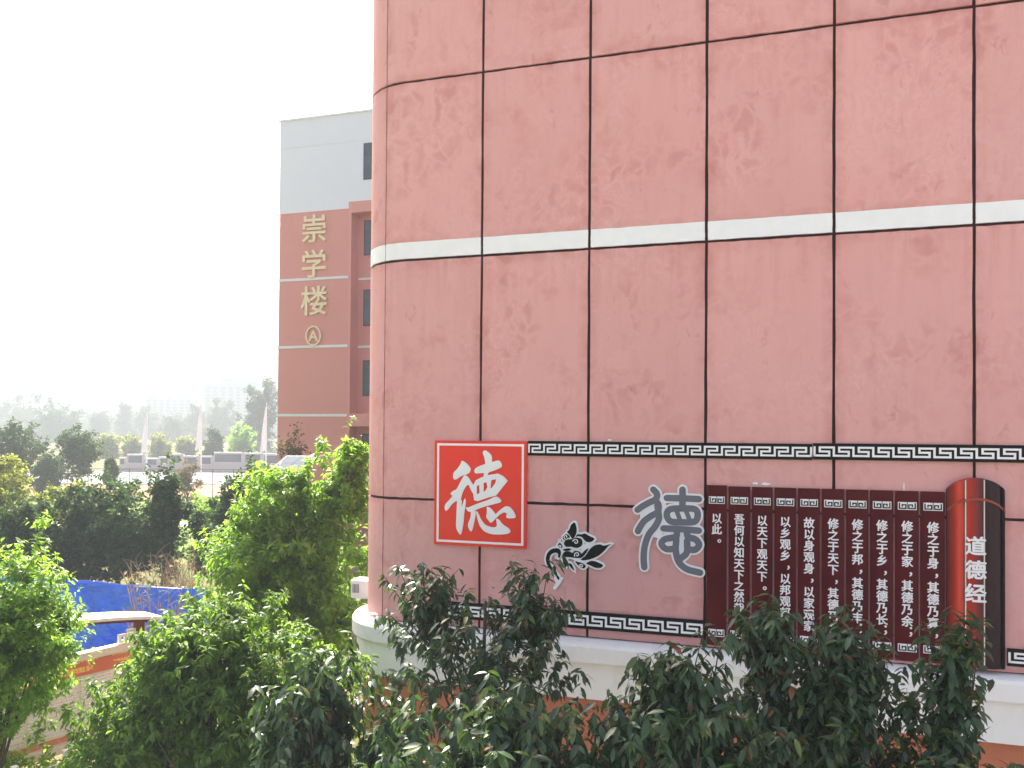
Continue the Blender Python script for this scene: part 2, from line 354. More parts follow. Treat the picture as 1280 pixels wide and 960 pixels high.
def skin(name, q0, q1, z0, z1, out0, out1, mat, parent, jit=0.0, seed=0):
    """slab following the plan path from out0 (back) to out1 (front)"""
    rnd = random.Random(seed); qs = qs_of(q0, q1); nz = 8 if jit else 1; mb = MB(); n = len(qs); m = nz + 1
    jl = [rnd.uniform(-jit, jit) for _ in range(m)]; jr = [rnd.uniform(-jit, jit) for _ in range(m)]
    jb = [rnd.uniform(-jit, jit) for _ in range(n)]; jt = [rnd.uniform(-jit, jit) for _ in range(n)]
    vv = []
    for out in (out1, out0):
        for i, q in enumerate(qs):
            for k in range(m):
                qq = q + (jl[k] if i == 0 else jr[k] if i == n - 1 else 0); zz = z0 + (z1 - z0) * k / nz + (jb[i] if k == 0 else jt[i] if k == m - 1 else 0)
                x, y = plan(qq, out); vv.append((x, y, zz))
    ff = []; N = n * m; I = lambda i, k: i * m + k
    for i in range(n - 1):
        for k in range(nz):
            ff.append((I(i, k), I(i + 1, k), I(i + 1, k + 1), I(i, k + 1)))
        ff.append((I(i, 0), I(i, 0) + N, I(i + 1, 0) + N, I(i + 1, 0))); ff.append((I(i, nz), I(i + 1, nz), I(i + 1, nz) + N, I(i, nz) + N))
    for k in range(nz):
        ff.append((I(0, k), I(0, k + 1), I(0, k + 1) + N, I(0, k) + N)); ff.append((I(n - 1, k), I(n - 1, k) + N, I(n - 1, k + 1) + N, I(n - 1, k + 1)))
    mb.add(vv, ff); return mb.build(name, mat, parent, fix=False)
# solid core (shows as the dark joints)
prof = [plan(q, -0.03) for q in qs_of(SA - ARC - 0.3, SA, 0.1)]
prof = prof + [(QMAX, 0.03), (QMAX, 16.0), (prof[0][0], 16.0)]
nP = len(prof); ZC0 = Z_BASE - 0.02
MB().add([(x, y, ZC0) for x, y in prof] + [(x, y, Z_TOP + 0.5) for x, y in prof],
         [tuple(range(nP - 1, -1, -1)), tuple(range(nP, 2 * nP))] + [(i, (i + 1) % nP, (i + 1) % nP + nP, i + nP) for i in range(nP)]).build('core_wall', M['joint'], bld)
GAP = 0.020
qcols = [SA - ARC - 3.5, None] + [S0 + W * k for k in range(0, 9)]
# joint on the rounded corner: photo x = 481.5 at y = 329.5
best = None
for i in range(2000):
    q = SA - ARC + i * ARC / 2000; x, y = plan(q); p = Vector((x * cT + y * sT, D - x * sT + y * cT))
    px = 640 + F * p.x / p.y
    if best is None or abs(px - 480.0) < best[0]: best = (abs(px - 480.0), q)
qcols[1] = best[1]
rows = [(Z_BASE, Z_L), (Z_L, Z_S), (Z_ST, Z_T), (Z_T, Z_T + 3.6), (Z_T + 3.6, Z_TOP)]
sd = 0
for i in range(len(qcols) - 1):
    g0, g1 = GAP * (0.55 if i == 1 else 1), GAP * (0.55 if i == 0 else 1)
    for j, (z0, z1) in enumerate(rows):
        sd += 1
        zz0 = z0 + (0 if j in (0, 2) else GAP); zz1 = z1 - GAP
        skin('wall_panel', qcols[i] + g0, qcols[i + 1] - g1, zz0, zz1, -0.028, 0.0, M['pink'], bld, 0.004, sd)
    skin('white_stripe', qcols[i] + g0, qcols[i + 1] - g1, Z_S + GAP, Z_ST - 0.001, -0.028, 0.002, M['stripe'], bld, 0.002, sd + 500)
skin('coping', SA - ARC - 3.5, QMAX, Z_TOP + 0.0, Z_TOP + 0.5, -0.028, 0.08, M['stripe'], bld)
# ledge (two steps) and lower wall
QL = SA - ARC - 3.5
def sweep(name, profile, mat):
    """closed profile [(out, z)] swept along the plan"""
    qs = qs_of(QL, QMAX, 0.12); n = len(profile); vv = []; ff = []
    for q in qs:
        for o_, z in profile:
            x, y = plan(q, o_); vv.append((x, y, z))
    for i in range(len(qs) - 1):
        for k in range(n):
            k2 = (k + 1) % n; ff.append((i * n + k, i * n + k2, (i + 1) * n + k2, (i + 1) * n + k))
    ff.append(tuple(range(n))); ff.append(tuple((len(qs) - 1) * n + k for k in range(n)))
    return MB().add(vv, ff).build(name, mat, bld)
ZB = Z_BASE
sweep('ledge', [(-0.2, ZB - 0.005), (0.16, ZB - 0.03), (0.215, ZB - 0.045), (0.24, ZB - 0.085), (0.24, ZB - 0.285), (0.225, ZB - 0.31), (-0.2, ZB - 0.31)], M['ledge'])
sweep('fascia', [(-0.2, ZB - 0.312), (0.165, ZB - 0.312), (0.165, ZB - 0.81), (-0.2, ZB - 0.81)], M['ledge'])
sweep('lower_wall', [(-0.2, 0.0), (0.06, 0.0), (0.06, ZB - 0.812), (-0.2, ZB - 0.812)], M['orange'])
# stains of old paint and residue on the wall
for (x, y, a, b) in ((944, 604, 4, 1.6), (957, 605, 5, 2.0), (1130, 609, 0.7, 5), (762, 550, 3, 1)):
    s, z = pix_wall(x, y, 0.003)
    pts = [(s + a * 0.0115 * math.cos(t) * random.uniform(.6, 1.2), z + b * 0.0115 * math.sin(t) * random.uniform(.6, 1.2)) for t in [k * math.pi / 5 for k in range(10)]]
    MB().prism(pts, -0.004, 0.004).build('paint_fleck', M['stripe'], bld)

# =================================================================== SIGNS ON THE WALL
class Sign:
    """thing on the wall: local x = s, local y inward, z up; origin at its own lower middle on the wall face"""
    def __init__(s, name, label, cat, px, py, group=None):
        s.s, s.z = pix_wall(px, py); p = wall_at(s.s, 0, s.z)
        s.e = thing(name, label, cat, p, RZ, group)
    def pt(s, x, y, out=0.03):
        a, z = pix_wall(x, y, out); return (a - s.s, z - s.z)
    def zoom(s, pts, ox, oy, sc, out=0.03): return [s.pt(ox + x / sc, oy + y / sc, out) for x, y in pts]
def offset_poly(pts, d):
    n = len(pts); A = sum(pts[i][0] * pts[(i + 1) % n][1] - pts[(i + 1) % n][0] * pts[i][1] for i in range(n)); sg = 1 if A > 0 else -1; out = []
    for i in range(n):
        a, b, c = Vector(pts[i - 1]), Vector(pts[i]), Vector(pts[(i + 1) % n])
        e1, e2 = (b - a).normalized(), (c - b).normalized()
        n1, n2 = Vector((e1.y, -e1.x)) * sg, Vector((e2.y, -e2.x)) * sg
        m = n1 + n2
        if m.length < 0.3: m = n1 - e2
        m.normalize(); k = min(1.8, 1 / max(0.35, m.dot(n1))); out.append(tuple(b + m * d * k))
    return out
def round_poly(pts, it=1):
    for _ in range(it):
        q = []
        for i in range(len(pts)):
            a, b = pts[i], pts[(i + 1) % len(pts)]
            q += [(0.78 * a[0] + 0.22 * b[0], 0.78 * a[1] + 0.22 * b[1]), (0.22 * a[0] + 0.78 * b[0], 0.22 * a[1] + 0.78 * b[1])]
        pts = q
    return pts
def smooth_line(pts, closed=False, n=5):
    P = [Vector(p) for p in pts]; out = []; m = len(P)
    for i in range(m if closed else m - 1):
        p0 = P[(i - 1) % m] if closed or i > 0 else P[0] * 2 - P[1]
        p1, p2 = P[i], P[(i + 1) % m]
        p3 = P[(i + 2) % m] if closed or i + 2 < m else P[-1] * 2 - P[-2]
        for k in range(n):
            t = k / n
            out.append(0.5 * ((2 * p1) + (p2 - p0) * t + (2 * p0 - 5 * p1 + 4 * p2 - p3) * t * t + (-p0 + 3 * p1 - 3 * p2 + p3) * t ** 3))
    if not closed: out.append(P[-1])
    return out
def fat_line(mb, pts, w_, y0, y1, closed=False):
    """thick round-ended stroke as quads and end fans, extruded"""
    P = smooth_line(pts, closed); n = len(P); L, Rr = [], []
    for i in range(n):
        a = P[(i - 1) % n] if closed or i > 0 else P[0]; b = P[(i + 1) % n] if closed or i < n - 1 else P[-1]
        d = (b - a).normalized(); nn = Vector((-d.y, d.x)); L.append(P[i] + nn * w_ / 2); Rr.append(P[i] - nn * w_ / 2)
    if closed:
        for i in range(n):
            j = (i + 1) % n; mb.prism([tuple(Rr[i]), tuple(Rr[j]), tuple(L[j]), tuple(L[i])], y0, y1)
        return
    d0 = (P[0] - P[1]).normalized(); d1 = (P[-1] - P[-2]).normalized()
    def cap(p, d): 
        a0 = math.atan2(d.y, d.x); return [(p.x + w_ / 2 * math.cos(a0 + t), p.y + w_ / 2 * math.sin(a0 + t)) for t in [(-0.5 + k / 6) * math.pi for k in range(1, 6)]]
    poly = [tuple(p) for p in Rr] + cap(P[-1], d1) + [tuple(p) for p in reversed(L)] + cap(P[0], d0)
    mb.prism(poly, y0, y1)

# --- red board with the large white character
rb = Sign('red_character_board', 'square red board with a large white brush character and white border', 'sign', 599, 683)
O = 0.05
c = [rb.pt(544, 550.5, O), rb.pt(659, 552, O), rb.pt(657, 685, O), rb.pt(542, 681, O)]
x0 = (c[0][0] + c[3][0]) / 2; x1 = (c[1][0] + c[2][0]) / 2; z1 = (c[0][1] + c[1][1]) / 2; z0 = (c[2][1] + c[3][1]) / 2
MB().box(x0, x1, -O, -0.002, z0, z1).build('board', M['board_red'], rb.e)
fr = MB(); i0, i1 = 0.040, 0.072
for a in ((x0 + i0, x1 - i0, z1 - i1, z1 - i0), (x0 + i0, x1 - i0, z0 + i0, z0 + i1), (x0 + i0, x0 + i1, z0 + i1, z1 - i1), (x1 - i1, x1 - i0, z0 + i1, z1 - i1)):
    fr.box(a[0], a[1], -O - 0.004, -O, a[2], a[3])
fr.build('border', M['white'], rb.e)
DE = [
 [(272,225),(310,250),(345,290),(335,325),(300,345),(270,350),(215,388),(200,360),(205,325),(240,290),(262,258)],
 [(290,345),(318,352),(345,395),(372,440),(378,500),(352,480),(325,415),(300,440),(275,490),(262,545),(205,560),(150,635),(135,620),(137,580),(170,545),(200,510),(178,495),(200,470),(230,460),(255,410)],
 [(236,535),(272,535),(268,612),(298,520),(306,560),(292,640),(286,720),(272,800),(262,825),(240,800),(225,760),(228,680),(232,600)],
 [(455,142),(490,165),(512,190),(512,245),(505,290),(480,335),(470,360),(445,360),(455,300),(460,240),(450,195),(437,165)],
 [(370,310),(385,285),(430,265),(500,245),(560,225),(585,240),(595,280),(540,305),(480,325),(420,330),(380,333)],
 [(310,600),(322,605),(400,570),(480,545),(545,512),(575,530),(592,560),(540,575),(470,592),(400,615),(350,640),(320,635),(303,605)],
 [(345,620),(385,625),(380,680),(360,770),(347,800),(325,770),(320,735),(345,680)],
 [(385,625),(405,650),(425,700),(460,745),(520,765),(555,755),(550,720),(548,690),(570,700),(600,740),(655,775),(662,800),(640,815),(580,820),(510,818),(450,795),(415,750),(398,700)],
 [(470,595),(500,605),(530,640),(540,660),(575,625),(625,590),(660,600),(690,640),(705,680),(690,690),(640,690),(625,680),(635,650),(610,640),(570,665),(545,690),(505,730),(485,705),(465,680),(475,640)],
]
ch = MB()
for i, p in enumerate(DE): ch.prism(round_poly(rb.zoom(p, 535, 540, 6.4, O)), -O - 0.010 - 0.0006 * i, -O + 0.002)
box_o = [(365,425),(385,385),(430,362),(480,345),(560,332),(600,350),(640,390),(600,440),(545,510),(480,525),(400,553),(372,545),(362,480)]
holes = [[(392,432),(412,420),(415,488),(392,498)], [(447,408),(470,400),(478,440),(462,470),(447,478)], [(508,384),(548,378),(540,410),(512,448),(502,450)]]
ch.prism(rb.zoom(box_o, 535, 540, 6.4, O), -O - 0.0165, -O + 0.002, [rb.zoom(h, 535, 540, 6.4, O) for h in holes])
ch.build('character', M['white'], rb.e, fix=False)

# --- meander bands
def meander(name, label, xa, xb, ya0, ya1, mirror, yb=None):
    """band between photo x = xa and xb; ya0 / ya1 = top and bottom pixel rows at xa"""
    sg = Sign(name, label, 'border', (xa + xb) / 2, ya1, 'meander borders on the pink wall'); O = 0.035
    a0 = sg.pt(xa, ya0, O); a1 = sg.pt(xa, ya1, O); b0 = sg.pt(xb, ya0, O)
    zt, zb = a0[1], a1[1]; h = zt - zb
    MB().box(a0[0], b0[0], -O, -0.002, zb, zt).build('band', M['black'], sg.e)
    st = h * 0.125; u = st; per = 8.4 * u; L = b0[0] - a0[0]; mb = MB(); zc = zb + h * 0.5 - 2 * u; x = a0[0] + 0.6 * u
    n = int((L - 1.6 * u) / per)
    per = (L - 1.2 * u) / n if n else per; k = per / 8.4
    for i in range(n):
        xx = x + i * per
        segs = [((0, 0), (6.4, 0)), ((6.4, 0), (6.4, 2)), ((2.3, 2), (6.4, 2)), ((2.3, 2), (2.3, 4)), ((2.3, 4), (8.4, 4)), ((8.4, 0), (8.4, 4))]
        if i == 0: segs.append(((0, 0), (0, 4)))
        for j, (p, q) in enumerate(segs):
            p = (p[0] * k, p[1] * u); q = (q[0] * k, q[1] * u)
            X0, X1 = min(p[0], q[0]) - st * .5, max(p[0], q[0]) + st * .5; Z0, Z1 = min(p[1], q[1]) - st * .5, max(p[1], q[1]) + st * .5
            A, B = xx + X0, xx + X1
            if mirror: c_ = a0[0] + L / 2; A, B = 2 * c_ - B, 2 * c_ - A
            mb.box(A, B, -O - 0.003 - 0.0004 * (j % 2) - 0.0002 * (i % 2), -O + 0.001, zc + Z0, zc + Z1)
    mb.build('fret', M['white'], sg.e)
meander('meander_border', 'black border strip with white fret pattern starting at the red board', 660, 1015.5, 551.2, 569.3, True)
meander('meander_border', 'black and white fret strip above the maroon scroll, reaching the picture edge', 1016.5, 1420, 554.0, 574.3, False)
meander('meander_border', 'black and white fret strip low on the wall between tree and maroon scroll', 540, 879, 750.6, 770.5, False)
meander('meander_border', 'short black and white fret strip low beside the dark scroll roll', 1260, 1430, 811.0, 832.5, False)

# --- black flower ornament
fl = Sign('flower_ornament', 'black cut-out flower and curling stem with white outline on the pink wall', 'ornament', 725, 738)
FLW = [
 [(425,105),(445,180),(440,240),(400,300),(370,250),(335,215),(365,195),(380,140)],
 [(430,275),(450,240),(500,245),(530,230),(580,260),(645,290),(610,325),(560,330),(530,310),(500,270),(460,262)],
 [(480,520),(540,480),(590,400),(640,360),(700,350),(740,370),(830,345),(790,370),(740,430),(680,480),(600,515),(520,528)],
 [(540,560),(600,530),(660,540),(740,580),(710,610),(650,610),(590,580)],
 [(275,440),(262,405),(225,392),(170,402),(125,440),(105,510),(120,575),(165,635),(215,690),(245,745),(262,725),(215,660),(165,590),(145,530),(155,475),(185,448),(225,440),(245,460),(235,500),(262,500)],
 [(280,480),(310,430),(360,425),(400,450),(420,420),(480,430),(495,460),(540,410),(580,390),(540,460),(500,500),(430,500),(360,490),(300,490)],
 [(300,340),(330,300),(400,295),(430,275),(500,290),(512,345),(480,392),(420,388),(380,375),(330,385)],
 [(290,500),(310,490),(335,530),(350,570),(320,610),(300,560)], [(350,560),(385,560),(425,645),(385,610)],
 [(420,530),(500,550),(550,590),(520,620),(470,592)],
 [(235,360),(260,330),(292,370),(280,400),(250,385)], [(290,270),(330,235),(372,262),(362,292),(330,312),(300,300)], [(290,410),(340,395),(390,400),(370,420),(310,425)],
 [(170,690),(215,720),(245,745),(300,705),(270,770),(210,850),(185,830),(225,770)]]
bk, fg = MB(), MB()
for i, p in enumerate(FLW):
    q = round_poly(fl.zoom(p, 670, 640, 8.727))
    if i != 13: fg.prism(q, -0.038 - 0.0004 * i, -0.026)
    bk.prism(offset_poly(q, 0.025 if i != 13 else 0.004), -0.030 - 0.0003 * i, -0.006)
bk.build('outline', M['white'], fl.e, fix=False)
fg.build('petals', M['black'], fl.e, fix=False)
cu = MB()
for (cx, cy, r, a0) in ((330,270,30,0.5), (435,325,33,3.4), (450,465,31,2.6), (265,375,21,1.0), (222,485,21,0.2), (497,587,23,3.0), (325,515,19,1.2), (262,305,18,2.0)):
    pts = [(cx + r * (1 - 0.11 * k) * math.cos(a0 + k * 0.9), cy + r * (1 - 0.11 * k) * math.sin(a0 + k * 0.9)) for k in range(8)]
    fat_line(cu, fl.zoom(pts, 670, 640, 8.727), 0.013, -0.0465, -0.03)
fat_line(cu, fl.zoom([(300,395),(350,385),(430,405),(520,370),(640,330)], 670, 640, 8.727), 0.016, -0.0455, -0.03)
fat_line(cu, fl.zoom([(290,495),(380,505),(470,540),(560,545)], 670, 640, 8.727), 0.013, -0.045, -0.03)
cu.prism(fl.zoom([(500,370),(560,335),(650,320),(600,380),(540,420),(490,425)], 670, 640, 8.727), -0.0385, -0.01)
cu.build('scrollwork', M['white'], fl.e, fix=False)

# --- grey seal-script character
gs = Sign('seal_script_character', 'slate grey seal-script character with white outline beside the maroon scroll', 'sign', 837, 720)
STR = [([(225,120),(258,160),(245,208),(190,235),(130,268),(85,300)], 0), ([(245,215),(272,260),(262,320),(200,358),(140,405),(100,465),(88,490)], 0),
       ([(262,260),(268,310),(275,380),(240,450),(185,520),(150,620),(140,720),(145,810)], 0), ([(485,120),(485,190),(485,270)], 0), ([(345,195),(480,198),(630,205)], 0),
       ([(375,295),(345,345),(380,402),(480,410),(590,405),(620,350),(595,295),(485,288)], 1), ([(430,300),(462,390)], 0), ([(512,300),(548,390)], 0), ([(315,465),(470,472),(630,485)], 0),
       ([(435,490),(425,540),(330,560),(298,602),(340,648),(420,645)], 0), ([(522,490),(535,540),(600,562),(632,610),(600,652),(555,655)], 0),
       ([(430,560),(425,660),(450,760),(520,825),(640,858)], 0), ([(525,575),(522,680),(465,735)], 0)]
bk, fg = MB(), MB(); wg, wb = 0.086, 0.138
for i, (p, cl) in enumerate(STR):
    q = gs.zoom(p, 785, 595, 7.11)
    fat_line(fg, q, wg if i not in (6, 7) else 0.06, -0.040 - 0.0005 * i, -0.028, bool(cl)); fat_line(bk, q, wb, -0.030 - 0.0004 * i, -0.006, bool(cl))
for i, p in enumerate(([(285,165),(340,190),(335,300),(330,440),(290,560),(220,540),(120,520),(105,330),(240,240)], [(340,260),(640,270),(640,420),(640,500),(330,490)], [(420,480),(640,480),(600,660),(520,720),(440,740),(400,650),(300,600)])):
    bk.prism(gs.zoom(p, 785, 595, 7.11), -0.0245 - 0.0004 * i, -0.008)
bk.build('outline', M['white'], gs.e, fix=False); fg.build('strokes', M['grey'], gs.e, fix=False)

# --- lettering from the built-in font
def glyph(chars, size, pos, bold=0.0, depth=0.004, sx=1.0):
    """list of (char, (x, z)) cell centres -> arrays of verts / faces, front at y = 0, towards -y"""
    V_, F_ = [], []
    for chx, (cx, cz) in chars:
        cu_ = bpy.data.curves.new('t', 'FONT'); cu_.body = chx; cu_.size = size; cu_.resolution_u = 3
        ob = bpy.data.objects.new('t', cu_); C.objects.link(ob); me = ob.to_mesh()
        xs = [v.co.x for v in me.vertices]; ys = [v.co.y for v in me.vertices]
        if pos == 'cell': mx, my = 0.5 * size, 0.38 * size
        else: mx, my = (min(xs) + max(xs)) / 2, (min(ys) + max(ys)) / 2
        for k, (ox, oz) in enumerate(((-1, 0), (1, 0), (0, -.8), (0, .8)) if bold else ((0, 0),)):     # heavier stroke: copies a hair apart
            n = len(V_)
            V_ += [(cx + (v.co.x - mx) * sx + ox * bold, -0.0004 * k, cz + v.co.y - my + oz * bold) for v in me.vertices]; F_ += [tuple(i + n for i in p.vertices) for p in me.polygons]
        ob.to_mesh_clear(); bpy.data.objects.remove(ob); bpy.data.curves.remove(cu_)
    mb = MB(); nV = len(V_); mb.add(V_, F_)
    # rim so the letters have thickness
    edges = {}
    for f in F_:
        for i in range(len(f)):
            a, b = f[i], f[(i + 1) % len(f)]; edges[(a, b)] = edges.get((a, b), 0) + 1
    bd = [(a, b) for (a, b) in edges if (b, a) not in edges]
    mb.v += [(v[0], depth, v[2]) for v in V_]
    mb.f += [(b, a, a + nV, b + nV) for a, b in bd]
    return mb

# --- maroon bamboo scroll
sc = Sign('bamboo_scroll_sign', 'wide maroon bamboo scroll of ten slats with columns of white writing', 'sign', 1032, 815)
edges_px = [882.3, 909.3, 938.6, 966.8, 996.4, 1026.2, 1056.8, 1087.0, 1118.2, 1150.0, 1182.8]
TXT = ['以此。', '吾何以知天下之然哉?', '以天下观天下。', '以乡观乡,以邦观邦,', '故以身观身,以家观家,', '修之于天下,其德乃普。', '修之于邦,其德乃丰;', '修之于乡,其德乃长;', '修之于家,其德乃余;', '修之于身,其德乃真,']
O = 0.05
TOPY = lambda x: 607 + (x - 882.3) / 300 * 8.5
zt = sum(sc.pt(x, TOPY(x), O)[1] for x in (890, 1175)) / 2
zb = sum(sc.pt(x, y, O)[1] for x, y in ((884, 807), (1180, 829))) / 2
TYS = {0: 641, 1: 642, 2: 643.5, 3: 645, 4: 646.5, 5: 647.5, 6: 648.5, 7: 649.5, 8: 650.5, 9: 652}
for i in range(10):
    xa, xb = edges_px[i], edges_px[i + 1]; xm = 0.5 * (xa + xb)
    sa, sb = sc.pt(xa, 700, O)[0], sc.pt(xb, 700, O)[0]; sa += 0.011; sb -= 0.011; wd = sb - sa
    # slat: shallow convex section with bevelled edges
    n = 7; top = zt + (0.01 if i == 0 else 0.0); vv, ff = [], []
    secs = [(sa, -0.004), (sa, -0.030)] + [(sa + wd * k / 6, -0.036 - 0.014 * (1 - ((k - 3) / 3) ** 2)) for k in range(0, 7)] + [(sb, -0.030), (sb, -0.004)]
    m = len(secs)
    for z in (zb, top):
        vv += [(a, b, z) for a, b in secs]
    ff = [(k, (k + 1) % m, (k + 1) % m + m, k + m) for k in range(m)] + [tuple(range(m)), tuple(range(2 * m - 1, m - 1, -1))]
    sl = MB().add(vv, ff).build('slat', M['maroon'], sc.e)
    # fret plates top and bottom
    sm = (sa + sb) / 2
    for zc in (zt - 0.185, zb + 0.165):
        pw, ph = wd * 0.40, 0.048; pl = MB().box(sm - pw, sm + pw, -0.0535, -0.045, zc - ph, zc + ph); pl.build('fret_plate', M['white'], sl)
        dk = MB()
        for sg in (-1, 1):
            cx = sm + sg * pw * 0.5; a, b = pw * 0.34, ph * 0.62; t_ = 0.0075
            path = [(-a, b), (-a, -b), (a, -b), (a, b * 0.5), (-a * 0.1, b * 0.5), (-a * 0.1, -b * 0.15)]
            for (p, q) in zip(path[:-1], path[1:]):
                X = sorted((cx - sg * p[0], cx - sg * q[0])); Z = sorted((zc + p[1], zc + q[1]))
                dk.box(X[0] - t_, X[1] + t_, -0.0555 - 0.0003 * (p[0] == q[0]), -0.05, Z[0] - t_, Z[1] + t_)
        dk.box(sm - 0.004, sm + 0.004, -0.0559, -0.05, zc - ph * 0.8, zc + ph)
        dk.build('fret_mark', M['black'], sl)
    # writing: cells of fixed pitch
    ztx = sc.pt(xm, TYS[i], O)[1]; size = 0.145; pitch = 0.146; chars = []; z = ztx - size * 0.5 
    for chx in TXT[i]:
        if chx in ',;?。\uff0c\uff1b':
            if chx == '?': chars.append((chx, (sm, z))); z -= pitch
            else: chars.append(({',': '\uff0c', ';': '\uff1b', '。': '。'}[chx], (sm + 0.075, z + 0.035))); z -= pitch * 1.05
        else: chars.append((chx, (sm, z))); z -= pitch
    for ch_ in chars:
        o = glyph([ch_], size, 'cell', 0.0040, 0.006, 0.93).build('character', M['white'], sl, fix=False); o.location = (0, -0.0545, 0)
    # cord knots between slats
# two cords behind the slats
for zc in (zt - 0.30, zb + 0.30):
    sa, sb = sc.pt(882.3, 700, O)[0] + 0.01, sc.pt(1182.8, 700, O)[0] - 0.005
    MB().tube([(sa, -0.025, zc), (sb, -0.025, zc)], 0.010, 6).build('cord', M['cord'], sc.e)

# --- rolled end of the scroll
ro = Sign('scroll_roll_sign', 'tall red and black rolled scroll end with arched top and white vertical title', 'sign', 1221, 835)
O = 0.07
xl, xr = ro.pt(1184, 720, O)[0], ro.pt(1257, 720, O)[0]
zbot = sum(ro.pt(x, y, O)[1] for x, y in ((1186, 829), (1252, 838))) / 2
zedge = ro.pt(1184, 612, O)[1]; zmid = ro.pt(1221, 597.5, O)[1]; wd = xr - xl
arch = lambda t: zedge + (zmid - zedge) * (1 - (2 * t - 1) ** 2) ** 0.8 if 0 < t < 1 else zedge
depth = lambda t: -0.03 - 0.085 * math.sqrt(max(0, 1 - (2 * t - 1) ** 2 * 0.92))
def rolled(t0, t1, name, mat, extra=0.0, zcut=None, zc1=None):
    n = 8; vv, ff = [], []
    ts = [t0 + (t1 - t0) * k / n for k in range(n + 1)]
    bul = lambda t: depth(t) - 0.016 * (1 - ((t - t0) / (t1 - t0) * 2 - 1) ** 2) - extra
    for t in ts:
        x = xl + wd * t
        zlo = zbot if zcut is None else arch(t) - zcut; zhi = arch(t) if zc1 is None else arch(t) - zc1
        vv += [(x, bul(t), zlo), (x, bul(t), zhi), (x, -0.004 if zcut is None else -0.02, zhi), (x, -0.004 if zcut is None else -0.02, zlo)]
    for k in range(n):
        for j in range(4):
            j2 = (j + 1) % 4; ff.append((k * 4 + j, (k + 1) * 4 + j, (k + 1) * 4 + j2, k * 4 + j2))
    ff.append((0, 1, 2, 3)); ff.append(tuple(n * 4 + j for j in (3, 2, 1, 0)))
    return MB().add(vv, ff).build(name, mat, ro.e)
s1 = rolled(0.0, 0.275, 'slat', M['print_red']); s1['label'] = 'bright red outer slat'
s2 = rolled(0.315, 0.615, 'slat', M['print_title']); s2['label'] = 'red slat carrying the white title'
s3 = rolled(0.63, 0.91, 'slat', M['rolldark']); s3['label'] = 'black maroon slat'
s4 = rolled(0.92, 1.0, 'slat', M['black']); s4['label'] = 'narrow black end slat'
MB().box(xl + wd * 0.275, xl + wd * 0.315, -0.07, -0.004, zbot + 0.01, zmid - 0.06).build('dark_gap', M['black'], ro.e)
for t in (0.303, 0.622):
    MB().box(xl + wd * t - 0.006, xl + wd * t + 0.006, depth(t) - 0.008, -0.06, zbot + 0.005, arch(t) - 0.01).build('pale_edge', M['cream'], ro.e)
rolled(0.0, 1.0, 'cord', M['cord'], 0.017, 0.265, 0.235)
tc_ = xl + wd * 0.465; chars = []
for chx, y in (('道', 682), ('德', 712), ('经', 741)): chars.append((chx, (tc_, ro.pt(1217, y, O + 0.06)[1])))
for ch_ in chars:
    o = glyph([ch_], 0.238, 'mid', 0.007, 0.012).build('character', M['white'], s2, fix=False); o.location = (0, depth(0.465) - 0.020, 0)

# --- small white unit behind the rounded corner
p = pix_y(450, 735, 13.4)
ac = thing('air_conditioner_unit', 'small white air conditioner box with dark grille behind the rounded corner', 'air conditioner', (p.x + 0.12, p.y, p.z - 0.16), RZ)
b = MB().box(-0.24, 0.30, -0.15, 0.15, 0, 0.32).build('casing', M['plastic'], ac)
mod = b.modifiers.new('bevel', 'BEVEL'); mod.width = 0.025; mod.segments = 2
g = MB()
for k in range(5): g.box(-0.19 + k * 0.026, -0.18 + k * 0.026, -0.156, -0.14, 0.10, 0.25)
g.build('grille', M['vent'], ac)
MB().box(-0.18, -0.14, -0.12, 0.3, -0.05, 0).box(0.2, 0.24, -0.12, 0.3, -0.05, 0).build('bracket', M['steel'], ac)

# =================================================================== FAR TEACHING BUILDING
YA = 43.0; XA = (347.0 - 640) / F * YA
fb = thing('teaching_building', 'red and white teaching building with gold vertical lettering, behind the trees', 'building', (XA, YA, 0), RZ)
zz = lambda y, x=347: pix_y(x, y, YA).z
ZR, ZP, ZP2 = zz(268), zz(153), zz(187)
LN = [zz(351), zz(434.5), zz(519), zz(603)]
SP, SEND = 4.30, 26.0
def bb(name, mat, *boxes):
    mb = MB()
    for b_ in boxes: mb.box(*b_)
    return mb.build(name, mat, fb)
bb('wall', M['farred'], (0, SP, 0, 12, 0, ZR))
bb('pilaster', M['farred'], (SP, SP + 0.16, -0.05, 12, 0, ZR + 0.35))
bb('recessed_wall', M['farred'], (SP + 0.16, SEND, 0.75, 12.1, 0, ZR + 0.05))
bb('lintel', M['farred'], (SP + 0.16, SEND, -0.05, 0.752, ZR - 0.25, ZR + 0.35)); bb('lintel', M['farred'], (SP + 0.16, SEND, -0.05, 0.752, LN[2] - 0.6, LN[2] + 0.1))
bb('upper_wall', M['farwhite'], (-0.02, SP, -0.02, 12.2, ZR + 0.002, ZP2), (SP, SEND, -0.02, 12.2, ZR + 0.352, ZP2))
bb('parapet', M['farwhite'], (-0.03, SEND, -0.03, 12.3, ZP2 + 0.002, ZP))
bb('parapet_coping', M['farwhite'], (-0.1, SEND, -0.1, 12.4, ZP + 0.002, ZP + 0.10))
for z in LN:
    bb('white_trim', M['stripe'], (-0.03, SP - 0.02, -0.035, 0.3, z - 0.07, z + 0.07))
    bb('white_trim', M['stripe'], (SP + 0.22, SEND, 0.70, 0.9, z - 0.06 - 0.0, z + 0.06))
